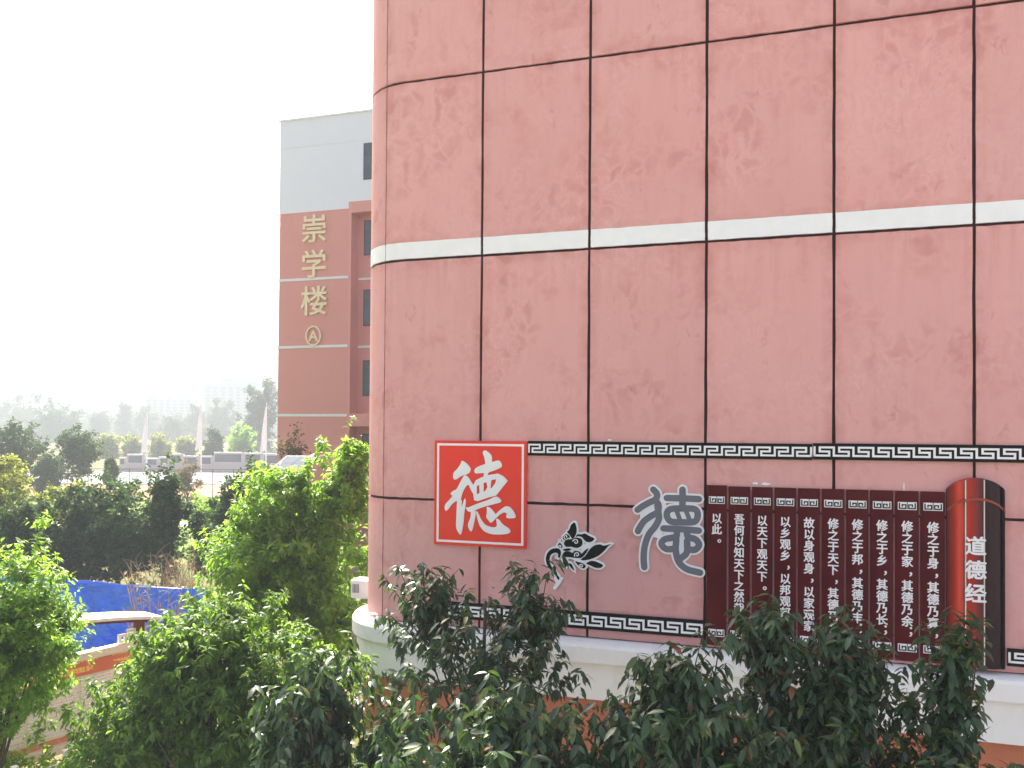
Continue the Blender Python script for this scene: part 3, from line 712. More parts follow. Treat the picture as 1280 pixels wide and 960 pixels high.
for col in range(6):
    for (ya, yb) in ((190, 235), (278, 322), (363, 409), (450, 495), (540, 580)):
        s = SP + (0.52 if ya > 200 else 0.85) + col * 3.4; y = 0.75 if ya > 200 else -0.02
        z1, z0 = zz(ya - 3 * (col == -1)), zz(yb); z1 += -0.05
        if col > 1: continue
        wn = bb('window', M['wframe'], (s, s + 1.9, y - 0.03, y + 0.02, z0, z1))
        for (a, c_, d, e) in ((0.06, 0.92, 0.06, (z1 - z0) * 0.66), (0.98, 1.84, 0.06, (z1 - z0) * 0.66), (0.06, 0.92, (z1 - z0) * 0.70, z1 - z0 - 0.06), (0.98, 1.84, (z1 - z0) * 0.70, z1 - z0 - 0.06)):
            MB().box(s + a, s + c_, y - 0.036, y - 0.031, z0 + d, z0 + e).build('pane', M['glass'], wn)
def far_s(px, py):     # pixel -> (s, z) on the far facade
    d = ray(px, py); n = Vector((-sT, -cT, 0)); t = n.dot(Vector((XA, YA, 0))) / n.dot(Vector((d.x, d.y, 0))); q = d * t
    return (q.x - XA) * cT - (q.y - YA) * sT, q.z + HC
for chx, py, sz in (('崇', 286, 1.62), ('学', 330, 1.62), ('楼', 376, 1.70)):
    s, z = far_s(393.5, py)
    o = glyph([(chx, (s, z))], sz, 'mid', 0.024, 0.10).build('gold_character', M['gold'], fb, fix=False); o.location = (0, -0.11, 0)
s, z = far_s(392.5, 420); mb = MB(); N = 28; ro_, ri_ = 0.56, 0.47
outl = [(s + ro_ * 0.86 * math.cos(2 * math.pi * k / N), z + ro_ * math.sin(2 * math.pi * k / N)) for k in range(N)]
inl = [(s + ri_ * 0.84 * math.cos(2 * math.pi * k / N), z + ri_ * math.sin(2 * math.pi * k / N)) for k in range(N)]
mb.prism(outl, -0.10, -0.01, [inl]); mb.build('gold_ring', M['gold'], fb, fix=False)
o = glyph([('A', (s, z))], 0.82, 'mid', 0.02, 0.09).build('gold_letter', M['gold'], fb, fix=False); o.location = (0, -0.10, 0)

# =================================================================== TREES
def unit(v): return v / np.maximum(1e-9, np.linalg.norm(v, axis=-1, keepdims=True))
LEAF_NEAR_V = np.array([(0, 0, 0), (.28, .15, .035), (.28, 0, .0), (.28, -.15, .035), (.64, .145, -.035), (.64, 0, -.065), (.64, -.145, -.035), (1, 0, -.20)], float)
LEAF_NEAR_F = [(0, 2, 1), (0, 3, 2), (1, 2, 5, 4), (2, 3, 6, 5), (4, 5, 7), (5, 6, 7)]
LEAF_FAR_V = np.array([(0, 0, 0), (.5, -.26, .02), (1, 0, -.12), (.5, .26, .02)], float)
LEAF_FAR_F = [(0, 1, 2, 3)]
def frames(dirs, rng, roll=0.5):
    X = unit(dirs); up_ = np.tile(np.array([0, 0, 1.0]), (len(X), 1)) + rng.normal(0, roll, (len(X), 3))
    Y = unit(np.cross(up_, X)); Z = np.cross(X, Y); return X, Y, Z
def leaf_mesh(name, pos, X, Y, Z, size, tv, tf, wid=1.0):
    n = len(pos); k = len(tv)
    v = pos[:, None, :] + size[:, None, None] * (tv[None, :, 0, None] * X[:, None, :] + wid * tv[None, :, 1, None] * Y[:, None, :] + tv[None, :, 2, None] * Z[:, None, :])
    v = v.reshape(-1, 3).astype(np.float32); me = bpy.data.meshes.new(name)
    lens = np.array([len(f) for f in tf]); flat = np.concatenate([np.array(f) for f in tf])
    loops = (flat[None, :] + (np.arange(n) * k)[:, None]).reshape(-1).astype(np.int32)
    tot = np.tile(lens, n); start = np.concatenate([[0], np.cumsum(tot)[:-1]]).astype(np.int32)
    me.vertices.add(len(v)); me.vertices.foreach_set('co', v.reshape(-1))
    me.loops.add(len(loops)); me.loops.foreach_set('vertex_index', loops)
    me.polygons.add(len(tot)); me.polygons.foreach_set('loop_start', start)
    me.polygons.foreach_set('use_smooth', np.ones(len(tot), dtype=bool))
    me.update(calc_edges=True); return me
one_leaf = {}
def single_leaf(mat, wid):
    key = (mat, wid)
    if key not in one_leaf:
        me = bpy.data.meshes.new('leaf'); me.from_pydata([(a, b * wid, c_) for a, b, c_ in LEAF_NEAR_V], [], LEAF_NEAR_F)
        me.polygons.foreach_set('use_smooth', [True] * len(me.polygons)); me.materials.append(M[mat]); one_leaf[key] = me
    return one_leaf[key]
def tree(name, label, x, y, lobes, mat, cat='tree', leaf=0.12, per=14, shoot=0.3, near=False, singles=0, seed=1, trunk_r=0.07, droop=0.5, upness=0.5, group=None, wid=1.0, nlimb=14, trunk_top=None, shell=0.45, bark='bark', twigs=0, clump=0, crad=0.26):
    """lobes: (dx, dy, z centre, rx, ry, rz, number of shoots)"""
    rng = np.random.default_rng(seed)
    root = thing(name, label, cat, (x, y, 0), 0.0, group)
    T, A = [], []
    for (dx, dy, zc, rx, ry, rz, n) in lobes:
        d = unit(rng.normal(0, 1, (n, 3))); rad = rng.uniform(0, 1, n) ** shell
        ph = rng.uniform(0, 6.28, (5, 3)); fr_ = rng.normal(0, 2.6, (5, 3))
        lump = sum(np.cos(d @ fr_[i] + ph[i, 0]) for i in range(5)) / 5
        rad = rad * (1 + 0.34 * lump) * np.where(rng.uniform(0, 1, n) < 0.10, 1.22, 1.0)
        p_ = d * rad[:, None] * np.array([rx, ry, rz]) + np.array([dx, dy, zc])
        if clump:
            nc = max(4, n // clump); keepu = p_.copy(); dk_ = d.copy(); mixm = rng.uniform(0, 1, n) < 0.45; ci = rng.integers(0, nc, n); cd = unit(d[:nc]); sub = unit(rng.normal(0, 1, (n, 3))); rs = np.array([rx, ry, rz]).mean()
            sub[:, 2] = np.abs(sub[:, 2]) * 0.9 - 0.15; cr = rs * crad * rng.uniform(0.6, 1.3, nc)
            p_ = p_[:nc][ci] * 1.0 + sub * cr[ci][:, None] * (rng.uniform(0, 1, n) ** 0.4)[:, None]; d = unit(0.5 * cd[ci] + sub)
            p_[mixm] = keepu[mixm]; d[mixm] = dk_[mixm]
        T.append(p_); A.append(unit(d * np.array([1, 1, 0.8]) + rng.normal(0, 0.35, (n, 3)) + np.array([0, 0, upness])))
    T = np.concatenate(T); A = np.concatenate(A); T[:, 2] = np.maximum(T[:, 2], 0.15); n = len(T)
    t = rng.uniform(0, 1, (n, per)); t[:, 0] = 0
    L = shoot * rng.uniform(0.6, 1.3, (n, 1))
    pos = T[:, None, :] - A[:, None, :] * (t * L)[..., None]
    rad_ = unit(np.cross(A[:, None, :], rng.normal(0, 1, (n, per, 3))))
    dirs = A[:, None, :] * (0.55 - 0.45 * t)[..., None] + rad_ * 0.85 + np.array([0, 0, -1.0]) * (droop * rng.uniform(0.4, 1.5, (n, per)))[..., None]
    pos = pos.reshape(-1, 3); dirs = dirs.reshape(-1, 3); size = leaf * rng.uniform(0.6, 1.15, len(pos))
    X, Y, Z = frames(dirs, rng, 0.35 if near else 0.8)
    tv, tf = (LEAF_NEAR_V, LEAF_NEAR_F) if near else (LEAF_FAR_V, LEAF_FAR_F)
    keep = np.ones(len(pos), bool)
    if singles:
        wp = pos + np.array([x, y, -HC]); dist = np.linalg.norm(wp, axis=1)
        vis = wp[:, 2] / np.maximum(wp[:, 1], 0.1) > -0.46
        score = np.where(vis, size / dist, 0) * (1 + 0.6 * rng.uniform(0, 1, len(pos)))
        idx = np.argsort(-score)[:singles]; keep[idx] = False
        me = single_leaf(mat, wid)
        for i in idx:
            o = bpy.data.objects.new('leaf', me); C.objects.link(o); o.parent = root; s_ = size[i]
            o.matrix_local = Matrix(((X[i][0] * s_, Y[i][0] * s_, Z[i][0] * s_, pos[i][0]), (X[i][1] * s_, Y[i][1] * s_, Z[i][1] * s_, pos[i][1]), (X[i][2] * s_, Y[i][2] * s_, Z[i][2] * s_, pos[i][2]), (0, 0, 0, 1)))
    me = leaf_mesh('crown', pos[keep], X[keep], Y[keep], Z[keep], size[keep], tv, tf, wid); cr_ = link('crown', me, M[mat], root)
    if singles: cr_['kind'] = 'stuff'
    # trunk, limbs and twigs
    rr = random.Random(seed); cx = np.average([l[0] for l in lobes]); cyy = np.average([l[1] for l in lobes])
    zlow = min(l[2] - l[5] for l in lobes); ztop = trunk_top or max(l[2] for l in lobes)
    mb = MB(); fork = max(0.35, zlow * 0.8); nseg = 7; pts = []
    for k in range(nseg + 1):
        f = k / nseg; pts.append(Vector((cx * f ** 1.5 + rr.uniform(-.3, .3) * trunk_r * (k > 0), cyy * f ** 1.5 + rr.uniform(-.3, .3) * trunk_r, ztop * f)))
    mb.tube(pts, [trunk_r * (1.25 - 1.0 * k / nseg) for k in range(nseg + 1)], 8)
    ids = rng.choice(n, min(nlimb, n), replace=False); limbs = []
    for i in ids:
        tgt = Vector(T[i] * 0.96 + np.array([0, 0, -0.03])); f = min(0.95, max(fork / ztop, rr.uniform(0.25, 0.8) * min(1, tgt.z / ztop))); b0 = pts[min(nseg, int(f * nseg))]
        mid = b0.lerp(tgt, 0.5) + Vector((0, 0, (tgt - b0).length * 0.10)); r0 = trunk_r * 0.42
        mb.tube([b0, b0.lerp(mid, 0.6), mid, mid.lerp(tgt, 0.55), tgt], [r0, r0 * 0.8, r0 * 0.6, r0 * 0.42, r0 * 0.15], 5, False); limbs.append((mid, tgt))
    if limbs:
        LP = np.array([list(a.lerp(b_, f)) for a, b_ in limbs for f in (0.0, 0.3, 0.6)])
        for i in range(min(n, twigs)):
            base = T[i] - A[i] * L[i, 0]; j = int(np.argmin(((LP - base) ** 2).sum(1))); q0 = Vector(LP[j]); q1 = Vector(base); q2 = Vector(T[i])
            r0 = min(0.008, trunk_r * 0.12); mb.tube([q0, q1, q2], [r0, r0 * 0.7, r0 * 0.3], 4, False)
    mb.build('trunk', M[bark], root, smooth=True)
    return root
def at(px, Y): return (px - 640) / F * Y
def zat(py, Y): return HC - (py - 537.0) / F * Y
DENS = 2.1
def lb(x, y, px0, px1, py0, py1, Y, n, dd=None, f=1.0):
    """lobe filling a photo rectangle at depth Y, for a tree rooted at x, y"""
    cx, cz = at((px0 + px1) / 2, Y), zat((py0 + py1) / 2, Y); rx = abs(px1 - px0) / 2 / F * Y * f * 1.12; rz = abs(py1 - py0) / 2 / F * Y * f * 1.22
    return (cx - x, Y - y, cz, rx, dd if dd else rx * 0.85, rz, int(n * DENS))
def ptree(name, label, px, Y, boxes, mat, **k):
    x = at(px, Y)
    return tree(name, label, x, Y, [lb(x, Y, *b_[:4], Y + (b_[5] if len(b_) > 5 else 0), b_[4]) for b_ in boxes], mat, **k)

# --- dark trees in the building's shade, in front of the signs
G1 = 'trees in front of the pink wall'
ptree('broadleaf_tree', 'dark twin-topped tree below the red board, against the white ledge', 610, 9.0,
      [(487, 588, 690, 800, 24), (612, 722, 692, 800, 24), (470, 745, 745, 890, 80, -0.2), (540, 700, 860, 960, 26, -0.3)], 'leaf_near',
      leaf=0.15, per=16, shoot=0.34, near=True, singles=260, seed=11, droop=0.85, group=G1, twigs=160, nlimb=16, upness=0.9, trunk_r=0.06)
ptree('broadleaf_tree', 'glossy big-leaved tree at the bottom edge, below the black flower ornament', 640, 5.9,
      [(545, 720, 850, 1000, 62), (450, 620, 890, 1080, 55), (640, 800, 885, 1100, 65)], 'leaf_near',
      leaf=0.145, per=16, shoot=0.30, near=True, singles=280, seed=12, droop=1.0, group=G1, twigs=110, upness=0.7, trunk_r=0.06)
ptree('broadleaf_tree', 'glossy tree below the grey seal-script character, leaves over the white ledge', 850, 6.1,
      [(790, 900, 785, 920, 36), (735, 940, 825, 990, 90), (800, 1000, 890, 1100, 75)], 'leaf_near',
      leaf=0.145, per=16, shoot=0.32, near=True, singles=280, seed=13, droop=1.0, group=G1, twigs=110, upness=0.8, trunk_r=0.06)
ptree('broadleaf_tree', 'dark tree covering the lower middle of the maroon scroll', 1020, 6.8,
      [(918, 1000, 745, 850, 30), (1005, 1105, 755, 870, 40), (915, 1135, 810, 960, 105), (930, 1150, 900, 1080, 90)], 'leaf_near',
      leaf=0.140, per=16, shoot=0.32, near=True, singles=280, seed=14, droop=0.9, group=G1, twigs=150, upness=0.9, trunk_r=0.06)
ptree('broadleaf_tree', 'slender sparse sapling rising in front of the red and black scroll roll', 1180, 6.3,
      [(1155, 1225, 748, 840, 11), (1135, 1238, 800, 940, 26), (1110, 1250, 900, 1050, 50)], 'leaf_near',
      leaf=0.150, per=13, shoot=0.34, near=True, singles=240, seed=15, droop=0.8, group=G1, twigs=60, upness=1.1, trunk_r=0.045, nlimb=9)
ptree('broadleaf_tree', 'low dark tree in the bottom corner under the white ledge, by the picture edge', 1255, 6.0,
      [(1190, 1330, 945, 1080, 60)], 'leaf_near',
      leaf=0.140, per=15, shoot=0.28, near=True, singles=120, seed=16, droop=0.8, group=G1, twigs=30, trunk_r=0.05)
ptree('broadleaf_tree', 'tree with long hanging leaves between the round green tree and the building corner', 410, 7.6,
      [(330, 470, 815, 960, 85), (300, 490, 870, 1060, 100), (440, 540, 870, 1020, 50)], 'leaf_near',
      leaf=0.150, per=16, shoot=0.32, near=True, singles=280, seed=17, droop=1.1, group=G1, twigs=120, upness=0.6, trunk_r=0.06)
# --- sunlit trees
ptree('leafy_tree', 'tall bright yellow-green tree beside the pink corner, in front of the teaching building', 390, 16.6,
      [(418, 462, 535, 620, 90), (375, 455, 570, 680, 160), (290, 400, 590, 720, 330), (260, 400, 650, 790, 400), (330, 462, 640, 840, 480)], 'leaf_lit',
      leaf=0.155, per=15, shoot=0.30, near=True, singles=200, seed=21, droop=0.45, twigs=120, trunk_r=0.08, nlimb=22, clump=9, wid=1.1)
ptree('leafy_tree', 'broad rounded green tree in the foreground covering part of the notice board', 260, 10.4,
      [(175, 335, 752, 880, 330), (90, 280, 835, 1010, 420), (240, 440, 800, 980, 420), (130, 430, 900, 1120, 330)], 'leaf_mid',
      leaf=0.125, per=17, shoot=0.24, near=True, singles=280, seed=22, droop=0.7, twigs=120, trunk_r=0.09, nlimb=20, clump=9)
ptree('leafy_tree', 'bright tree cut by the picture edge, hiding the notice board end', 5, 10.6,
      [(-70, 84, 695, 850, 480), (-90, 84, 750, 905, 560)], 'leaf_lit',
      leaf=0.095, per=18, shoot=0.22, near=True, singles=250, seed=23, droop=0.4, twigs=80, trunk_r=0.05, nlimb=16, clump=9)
# --- low shrubs under the notice board
for k, (px, Y, wpx, lab) in enumerate(((10, 12.0, 36, 'small yellow-green shrub at the bottom corner behind the white railing'), (75, 12.6, 40, 'small green shrub under the notice board, beside the round tree'))):
    ptree('low_shrub', lab, px, Y, [(px - wpx, px + wpx, 938, 1000, 60)], 'leaf_lit', cat='shrub', leaf=0.09, per=12, shoot=0.15, seed=30 + k, trunk_r=0.02, nlimb=6, droop=0.2)

# --- darker belt of trees behind the blue tarpaulin
G2 = 'belt of trees behind the blue tarpaulin'
belt = [
 ('deep_green_tree', 'large dark tree right above the blue tarpaulin with a dense round crown', 150, 31, [(95, 215, 600, 700, 330), (80, 230, 640, 730, 300)], 'leaf_dark', 41),
 ('deep_green_tree', 'slim tree with a ragged top and bare trunk above the dry shrub', 207, 30, [(188, 226, 582, 660, 110), (180, 240, 620, 700, 150)], 'leaf_dark', 42),
 ('deep_green_tree', 'dark tree filling the gap beside the tall yellow-green tree', 300, 30, [(262, 345, 605, 690, 230), (245, 330, 650, 725, 200)], 'leaf_dark', 43),
 ('deep_green_tree', 'dark tree standing below the small round far tree', 65, 30, [(15, 110, 630, 720, 260), (60, 130, 645, 735, 200)], 'leaf_dark', 44),
 ('deep_green_tree', 'small dark conical tree with pale tips, left in the belt', 30, 28, [(8, 52, 620, 700, 120), (-10, 60, 660, 730, 120)], 'leaf_dark', 45),
 ('deep_green_tree', 'grey-green bushy tree at the foot of the teaching building corner', 330, 36, [(300, 352, 575, 650, 130), (310, 350, 610, 690, 100)], 'leaf_far', 46),
 ('yellow_green_tree', 'pale sunlit tree at the picture edge above the bright foreground tree', 10, 36, [(-30, 40, 575, 660, 190), (-40, 60, 610, 720, 200)], 'leaf_yellow', 47),
 ('yellow_green_tree', 'pale yellow-green bush between the dark belt trees', 95, 38, [(60, 135, 605, 660, 170)], 'leaf_yellow', 48),
 ('yellow_green_tree', 'low sunlit bush on the lawn beyond the dark belt', 258, 44, [(235, 285, 625, 670, 130)], 'leaf_lit', 49),
]
for (nm, lab, px, Y, bx, mt, sdd) in belt:
    ptree(nm, lab, px, Y, bx, mt, leaf=0.19, per=16, shoot=0.40, seed=sdd, droop=0.4, trunk_r=0.09, nlimb=14, twigs=0, group=G2, clump=10)
ptree('sparse_tree', 'thin brownish sapling in front of the teaching building wall', 366, 33, [(345, 390, 528, 590, 34), (345, 385, 560, 620, 30)], 'leaf_brown', leaf=0.16, per=9, shoot=0.5, seed=51, droop=0.2, trunk_r=0.04, nlimb=16, twigs=30)
# --- dry twiggy shrubs
def dry_shrub(label, px, py0, py1, Y, wpx, n, seed, base_py):
    x = at(px, Y); rr = random.Random(seed); root = thing('dry_shrub', label, 'shrub', (x, Y, 0), 0, 'dry shrubs by the tarpaulin'); z1 = zat(py0, Y); z0 = max(0.02, zat(base_py, Y)); wx = wpx / F * Y
    st, tw = MB(), MB()
    for i in range(n):
        a = Vector((rr.uniform(-.15, .15), rr.uniform(-.15, .15), 0.0)); b_ = Vector((rr.uniform(-wx, wx), rr.uniform(-wx, wx) * .6, rr.uniform(0.55, 1.0) * z1)); m = a.lerp(b_, 0.5) + Vector((rr.uniform(-.1, .1), rr.uniform(-.1, .1), 0.1))
        st.tube([a, m, b_], [0.016, 0.011, 0.005], 4, False)
        for j in range(9):
            f = rr.uniform(0.4, 1); q = m.lerp(b_, f * 2 - 1) if f > .5 else a.lerp(m, f * 2); e = q + Vector((rr.uniform(-.35, .35), rr.uniform(-.35, .35), rr.uniform(.0, .4)))
            tw.tube([q, q.lerp(e, .5) + Vector((0, 0, .03)), e], [0.007, 0.005, 0.003], 3, False)
    st.build('stems', M['drytwig'], root)['kind'] = 'stuff'; tw.build('twigs', M['drytwig'], root)['kind'] = 'stuff'
    return root
dry_shrub('bare pale twiggy shrub standing in front of the blue tarpaulin', 200, 708, 800, 17.2, 46, 34, 61, 900)
dry_shrub('tan dry brush between dark trunks just above the tarpaulin', 205, 690, 735, 23.5, 40, 40, 62, 760)
dry_shrub('dry brush beside the tall yellow-green tree, above the tarpaulin end', 240, 688, 735, 24.5, 30, 26, 63, 760)

# =================================================================== BLUE TARPAULIN HOARDING
ta = thing('tarpaulin_fence', 'bright blue wrinkled tarpaulin fence below the dark tree belt', 'fence', (at(60, 20.6), 20.6, 0), 0)
P0 = Vector((at(-60, 21.4), 21.4)); P1 = Vector((at(262, 19.4), 19.4)); o0 = Vector((ta.location.x, ta.location.y))
nx, nz = 200, 44; vv, ff = [], []; rr = np.random.default_rng(5); ph = rr.uniform(0, 6.28, 12)
dn = (P1 - P0).normalized(); nn = Vector((dn.y, -dn.x))
ln_ = (P1 - P0).length
for i in range(nx + 1):
    for k in range(nz + 1):
        f, h = i / nx, k / nz; u_ = f * ln_; z = 0.03 + h * 2.47
        wv = 0.035 * math.sin(u_ * 3.1 + 2.2 * z + ph[0]) + 0.03 * math.sin(u_ * 1.3 - 3.1 * z + ph[1]) + 0.018 * math.sin(u_ * 7 + 5 * math.sin(z * 2 + ph[2]) + ph[3]) + 0.015 * math.sin(u_ * 4.3 - 6.5 * z + ph[4])
        wv += 0.012 * math.sin(u_ * 13 + 4 * math.sin(z * 3.3 + ph[6]) + 3 * z) + 0.010 * math.sin(9 * z + 3 * math.sin(u_ * 2.7 + ph[7]))
        wv *= 0.6 + 1.3 * (0.5 + 0.5 * math.sin(u_ * 0.9 + ph[5]))
        p = P0.lerp(P1, f) + nn * wv - o0
        vv.append((p.x, p.y, z + (0.03 * math.sin(u_ * 1.7) if k == nz else 0)))
for i in range(nx):
    for k in range(nz):
        a = i * (nz + 1) + k; ff.append((a, a + nz + 1, a + nz + 2, a + 1))
o = MB().add(vv, ff).build('tarpaulin', M['tarp'], ta, fix=False, smooth=True)
md = o.modifiers.new('s', 'SOLIDIFY'); md.thickness = 0.006
for i in range(6):
    p = P0.lerp(P1, (i + 0.4) / 6) - nn * 0.14 - o0; MB().tube([(p.x, p.y, 0), (p.x, p.y, 2.5)], 0.03, 8).build('post', M['steel'], ta)
a, b_ = P0 - nn * 0.12 - o0, P1 - nn * 0.12 - o0
MB().tube([(a.x, a.y, 2.44), (b_.x, b_.y, 2.44)], 0.022, 6).build('rail', M['steel'], ta)

# =================================================================== NOTICE BOARD
DB = Vector((0.58, 0.82)).normalized(); RB = math.atan2(DB.y, DB.x)
PB = Vector((-7.4, 13.8))                       # a point on the board's plan line
nb = thing('notice_board', 'long cream notice board with red header and arched white canopy', 'notice board', (PB.x, PB.y, 0), RB)
BL, BR_ = -2.9, 0.72
MB().box(BL, BR_, -0.05, 0.05, 1.10, 2.45).build('backing', M['cream'], nb)
MB().box(BL - 0.02, BR_ + 0.05, -0.10, 0.07, 2.452, 2.58).build('top_rail', M['cream'], nb)
MB().box(BL - 0.02, BR_ + 0.05, -0.10, 0.07, 0.95, 1.098).build('bottom_rail', M['cream'], nb)
MB().box(BL + 0.02, BR_ - 0.02, -0.060, -0.052, 2.18, 2.43).build('header', M['header'], nb)
MB().box(BL + 0.02, BR_ - 0.02, -0.058, -0.052, 1.12, 1.22).build('footer', M['faded_red'], nb)
xs = [BL + 0.03, -2.05, -1.10, -0.25, BR_ - 0.03]
for a, b_ in zip(xs[:-1], xs[1:]):
    MB().box(a + 0.03, b_ - 0.03, -0.062, -0.052, 1.26, 2.15).build('printed_sheet', M['print'], nb)
for x in (BL - 0.08, BR_ + 0.12):
    MB().box(x - 0.07, x + 0.07, -0.07, 0.07, 0, 2.93).build('post', M['brownwood'], nb)
    MB().box(x - 0.12, x + 0.12, -0.12, 0.12, 0, 0.25).build('post_base', M['kerb'], nb)
la = MB()
for (bx_, bz) in ((BR_ - 0.02, 2.66), (BR_ - 0.19, 2.595)):        # stepped lattice bracket
    s_ = 0.15; t_ = 0.045
    la.box(bx_ - s_ / 2, bx_ + s_ / 2, -0.03, 0.03, bz + s_ - t_, bz + s_).box(bx_ - s_ / 2, bx_ + s_ / 2, -0.031, 0.031, bz, bz + t_).box(bx_ - s_ / 2, bx_ - s_ / 2 + t_, -0.029, 0.029, bz + t_, bz + s_ - t_).box(bx_ + s_ / 2 - t_, bx_ + s_ / 2, -0.029, 0.029, bz + t_, bz + s_ - t_)
la.build('lattice_bracket', M['whitepaint'], nb)
def canopy(name, y0, y1, dz0, dz1, mat):
    vv, ff = [], []; n = 16; a, b_ = BL - 0.5, BR_ + 0.42; cx = (a + b_) / 2; hl = (b_ - a) / 2
    for i in range(n + 1):
        x = a + (b_ - a) * i / n; z = 3.18 - 0.24 * ((x - cx) / hl) ** 2
        vv += [(x, y0, z + dz0), (x, y1, z + dz0), (x, y1, z + dz1), (x, y0, z + dz1)]
    for i in range(n):
        for j in range(4): ff.append((i * 4 + j, i * 4 + (j + 1) % 4, (i + 1) * 4 + (j + 1) % 4, (i + 1) * 4 + j))
    ff += [(0, 1, 2, 3), tuple(n * 4 + j for j in (3, 2, 1, 0))]
    return MB().add(vv, ff).build(name, mat, nb)
canopy('canopy', -0.32, 0.32, 0.0, 0.055, M['whitepaint']); canopy('canopy_beam', -0.10, 0.10, -0.085, -0.002, M['brownwood'])
# white railing in front of it
PR = PB + Vector((DB.y, -DB.x)) * 1.0
rl = thing('white_railing', 'low white metal railing at the bottom corner in front of the notice board', 'railing', (PR.x, PR.y, 0), RB)
for z in (0.55, 1.12): MB().box(-4, 1.6, -0.02, 0.02, z, z + 0.05).build('rail', M['whitepaint'], rl)
for k in range(8):
    x = -3.9 + k * 0.75; MB().box(x - 0.03, x + 0.03, -0.035, 0.035, 0, 1.32).box(x - 0.045, x + 0.045, -0.05, 0.05, 1.321, 1.35).build('post', M['whitepaint'], rl)

# =================================================================== SOLAR LAMP
p = pix_y(368, 580, 24.0)
sl_ = thing('solar_lamp', 'tilted solar panel on a pole poking above the yellow-green tree', 'solar panel', (p.x, p.y, 0), 0)
MB().tube([(0, 0, 0), (0, 0, p.z)], 0.05, 8).build('pole', M['steel'], sl_)
def tilted(mb, x0, x1, a0, a1, h0, h1):
    t = R(32); sk = 0.38
    f = lambda x, a, h: (x + sk * a, a * math.cos(t) - h * math.sin(t), p.z + a * math.sin(t) + h * math.cos(t))
    q = [f(x, a, h) for h in (h0, h1) for x, a in ((x0, a0), (x1, a0), (x1, a1), (x0, a1))]
    return mb.add(q, [(0, 3, 2, 1), (4, 5, 6, 7), (0, 1, 5, 4), (1, 2, 6, 5), (2, 3, 7, 6), (3, 0, 4, 7)])
M['solar'] = simple('solar_cells', (0.10, 0.13, 0.18), 0.6, 0.05, var=0.1)
tilted(MB(), -0.50, 0.50, -0.42, 0.42, 0, 0.03).build('frame', M['darksteel'], sl_)
for i in range(2):
    for k in range(2): tilted(MB(), -0.465 + i * 0.47, -0.005 + i * 0.47, -0.385 + k * 0.39, -0.005 + k * 0.39, 0.031, 0.036).build('cell_panel', M['solar'], sl_)

# =================================================================== FIELD FENCE, BANNERS, BOUNDARY WALL
fe = thing('mesh_fence', 'thin dark mesh fence along the road beyond the lawn', 'fence', (at(80, 73), 73, 0), 0)
for i in range(17):
    x = i * 1.95 - 3.5; MB().tube([(x, 0, 0), (x, 0, 2.75)], 0.035, 6).build('post', M['darksteel'], fe)
MB().tube([(-3.5, 0, 2.72), (27.7, 0, 2.72)], 0.025, 6).build('rail', M['darksteel'], fe)
MB().tube([(-3.5, 0, 0.12), (27.7, 0, 0.12)], 0.02, 6).build('rail', M['darksteel'], fe)
mb = MB()
for i in range(78): mb.box(-3.5 + i * 0.4, -3.5 + i * 0.4 + 0.006, -0.003, 0.003, 0.12, 2.7)
mb.build('wire_mesh', M['darksteel'], fe)
for k, (px, top, lab) in enumerate(((184, 511, 'white feather banner on a pole nearest the dome tree'), (252, 498, 'white feather banner on a pole before the tall far block'), (333, 503, 'white feather banner on a pole next to the teaching building'))):
    Y = 100.0; x = at(px, Y); h = zat(top, Y); t = thing('banner_pole', lab, 'banner', (x, Y, 0), 0, 'feather banners along the road')
    MB().tube([(0, 0, 0), (0, 0, h * .6), (0, 0, h)], [0.10, 0.08, 0.05], 8).build('pole', M['whitepaint'], t)
    n = 10; vv, ff = [], []
    for i in range(n + 1):
        z = h * 0.94 - (h * 0.56) * i / n; wd_ = 0.12 + 0.62 * (i / n) ** 0.8
        for y in (-0.02, 0.02):
            vv += [(-0.06, y, z), (-0.06 - wd_ * .5, y + 0.08 * math.sin(i * .9), z - 0.1), (-0.06 - wd_, y + 0.05 * math.sin(i), z - 0.25)]
    for i in range(n):
        for s_ in (0, 3):
            for j in range(2): ff.append((i * 6 + s_ + j, i * 6 + s_ + j + 1, i * 6 + 6 + s_ + j + 1, i * 6 + 6 + s_ + j))
        ff.append((i * 6 + 2, i * 6 + 5, i * 6 + 11, i * 6 + 8))
    MB().add(vv, ff).build('cloth', M['flag'], t, smooth=True)
YW = 119.0
bw = thing('boundary_wall', 'low pale boundary wall with dark inset panels beyond the road', 'wall', (at(150, YW), YW, 0), 0)
xx = 0.0
for k, (wpx, hh) in enumerate(((10, 2.0), (22, 2.5), (18, 1.9), (14, 2.1), (16, 2.6), (20, 2.3), (18, 2.3), (38, 2.9), (24, 2.8), (40, 2.7))):
    wd_ = wpx / F * YW
    MB().box(xx, xx + wd_ - 0.35, 0, 0.3, 0, hh).build('wall_panel', M['farwall'], bw)
    MB().box(xx + wd_ - 0.35, xx + wd_, -0.06, 0.36, 0, hh + 0.1).build('pier', M['farwall'], bw)
    MB().box(xx + 0.15, xx + wd_ - 0.5, -0.02, 0.05, hh * 0.52, hh * 0.93).build('inset', M['hoarding'], bw)
    MB().box(xx - 0.02, xx + wd_ - 0.37, -0.08, 0.38, hh + 0.002, hh + 0.12).build('coping', M['stripe'], bw)
    xx += wd_

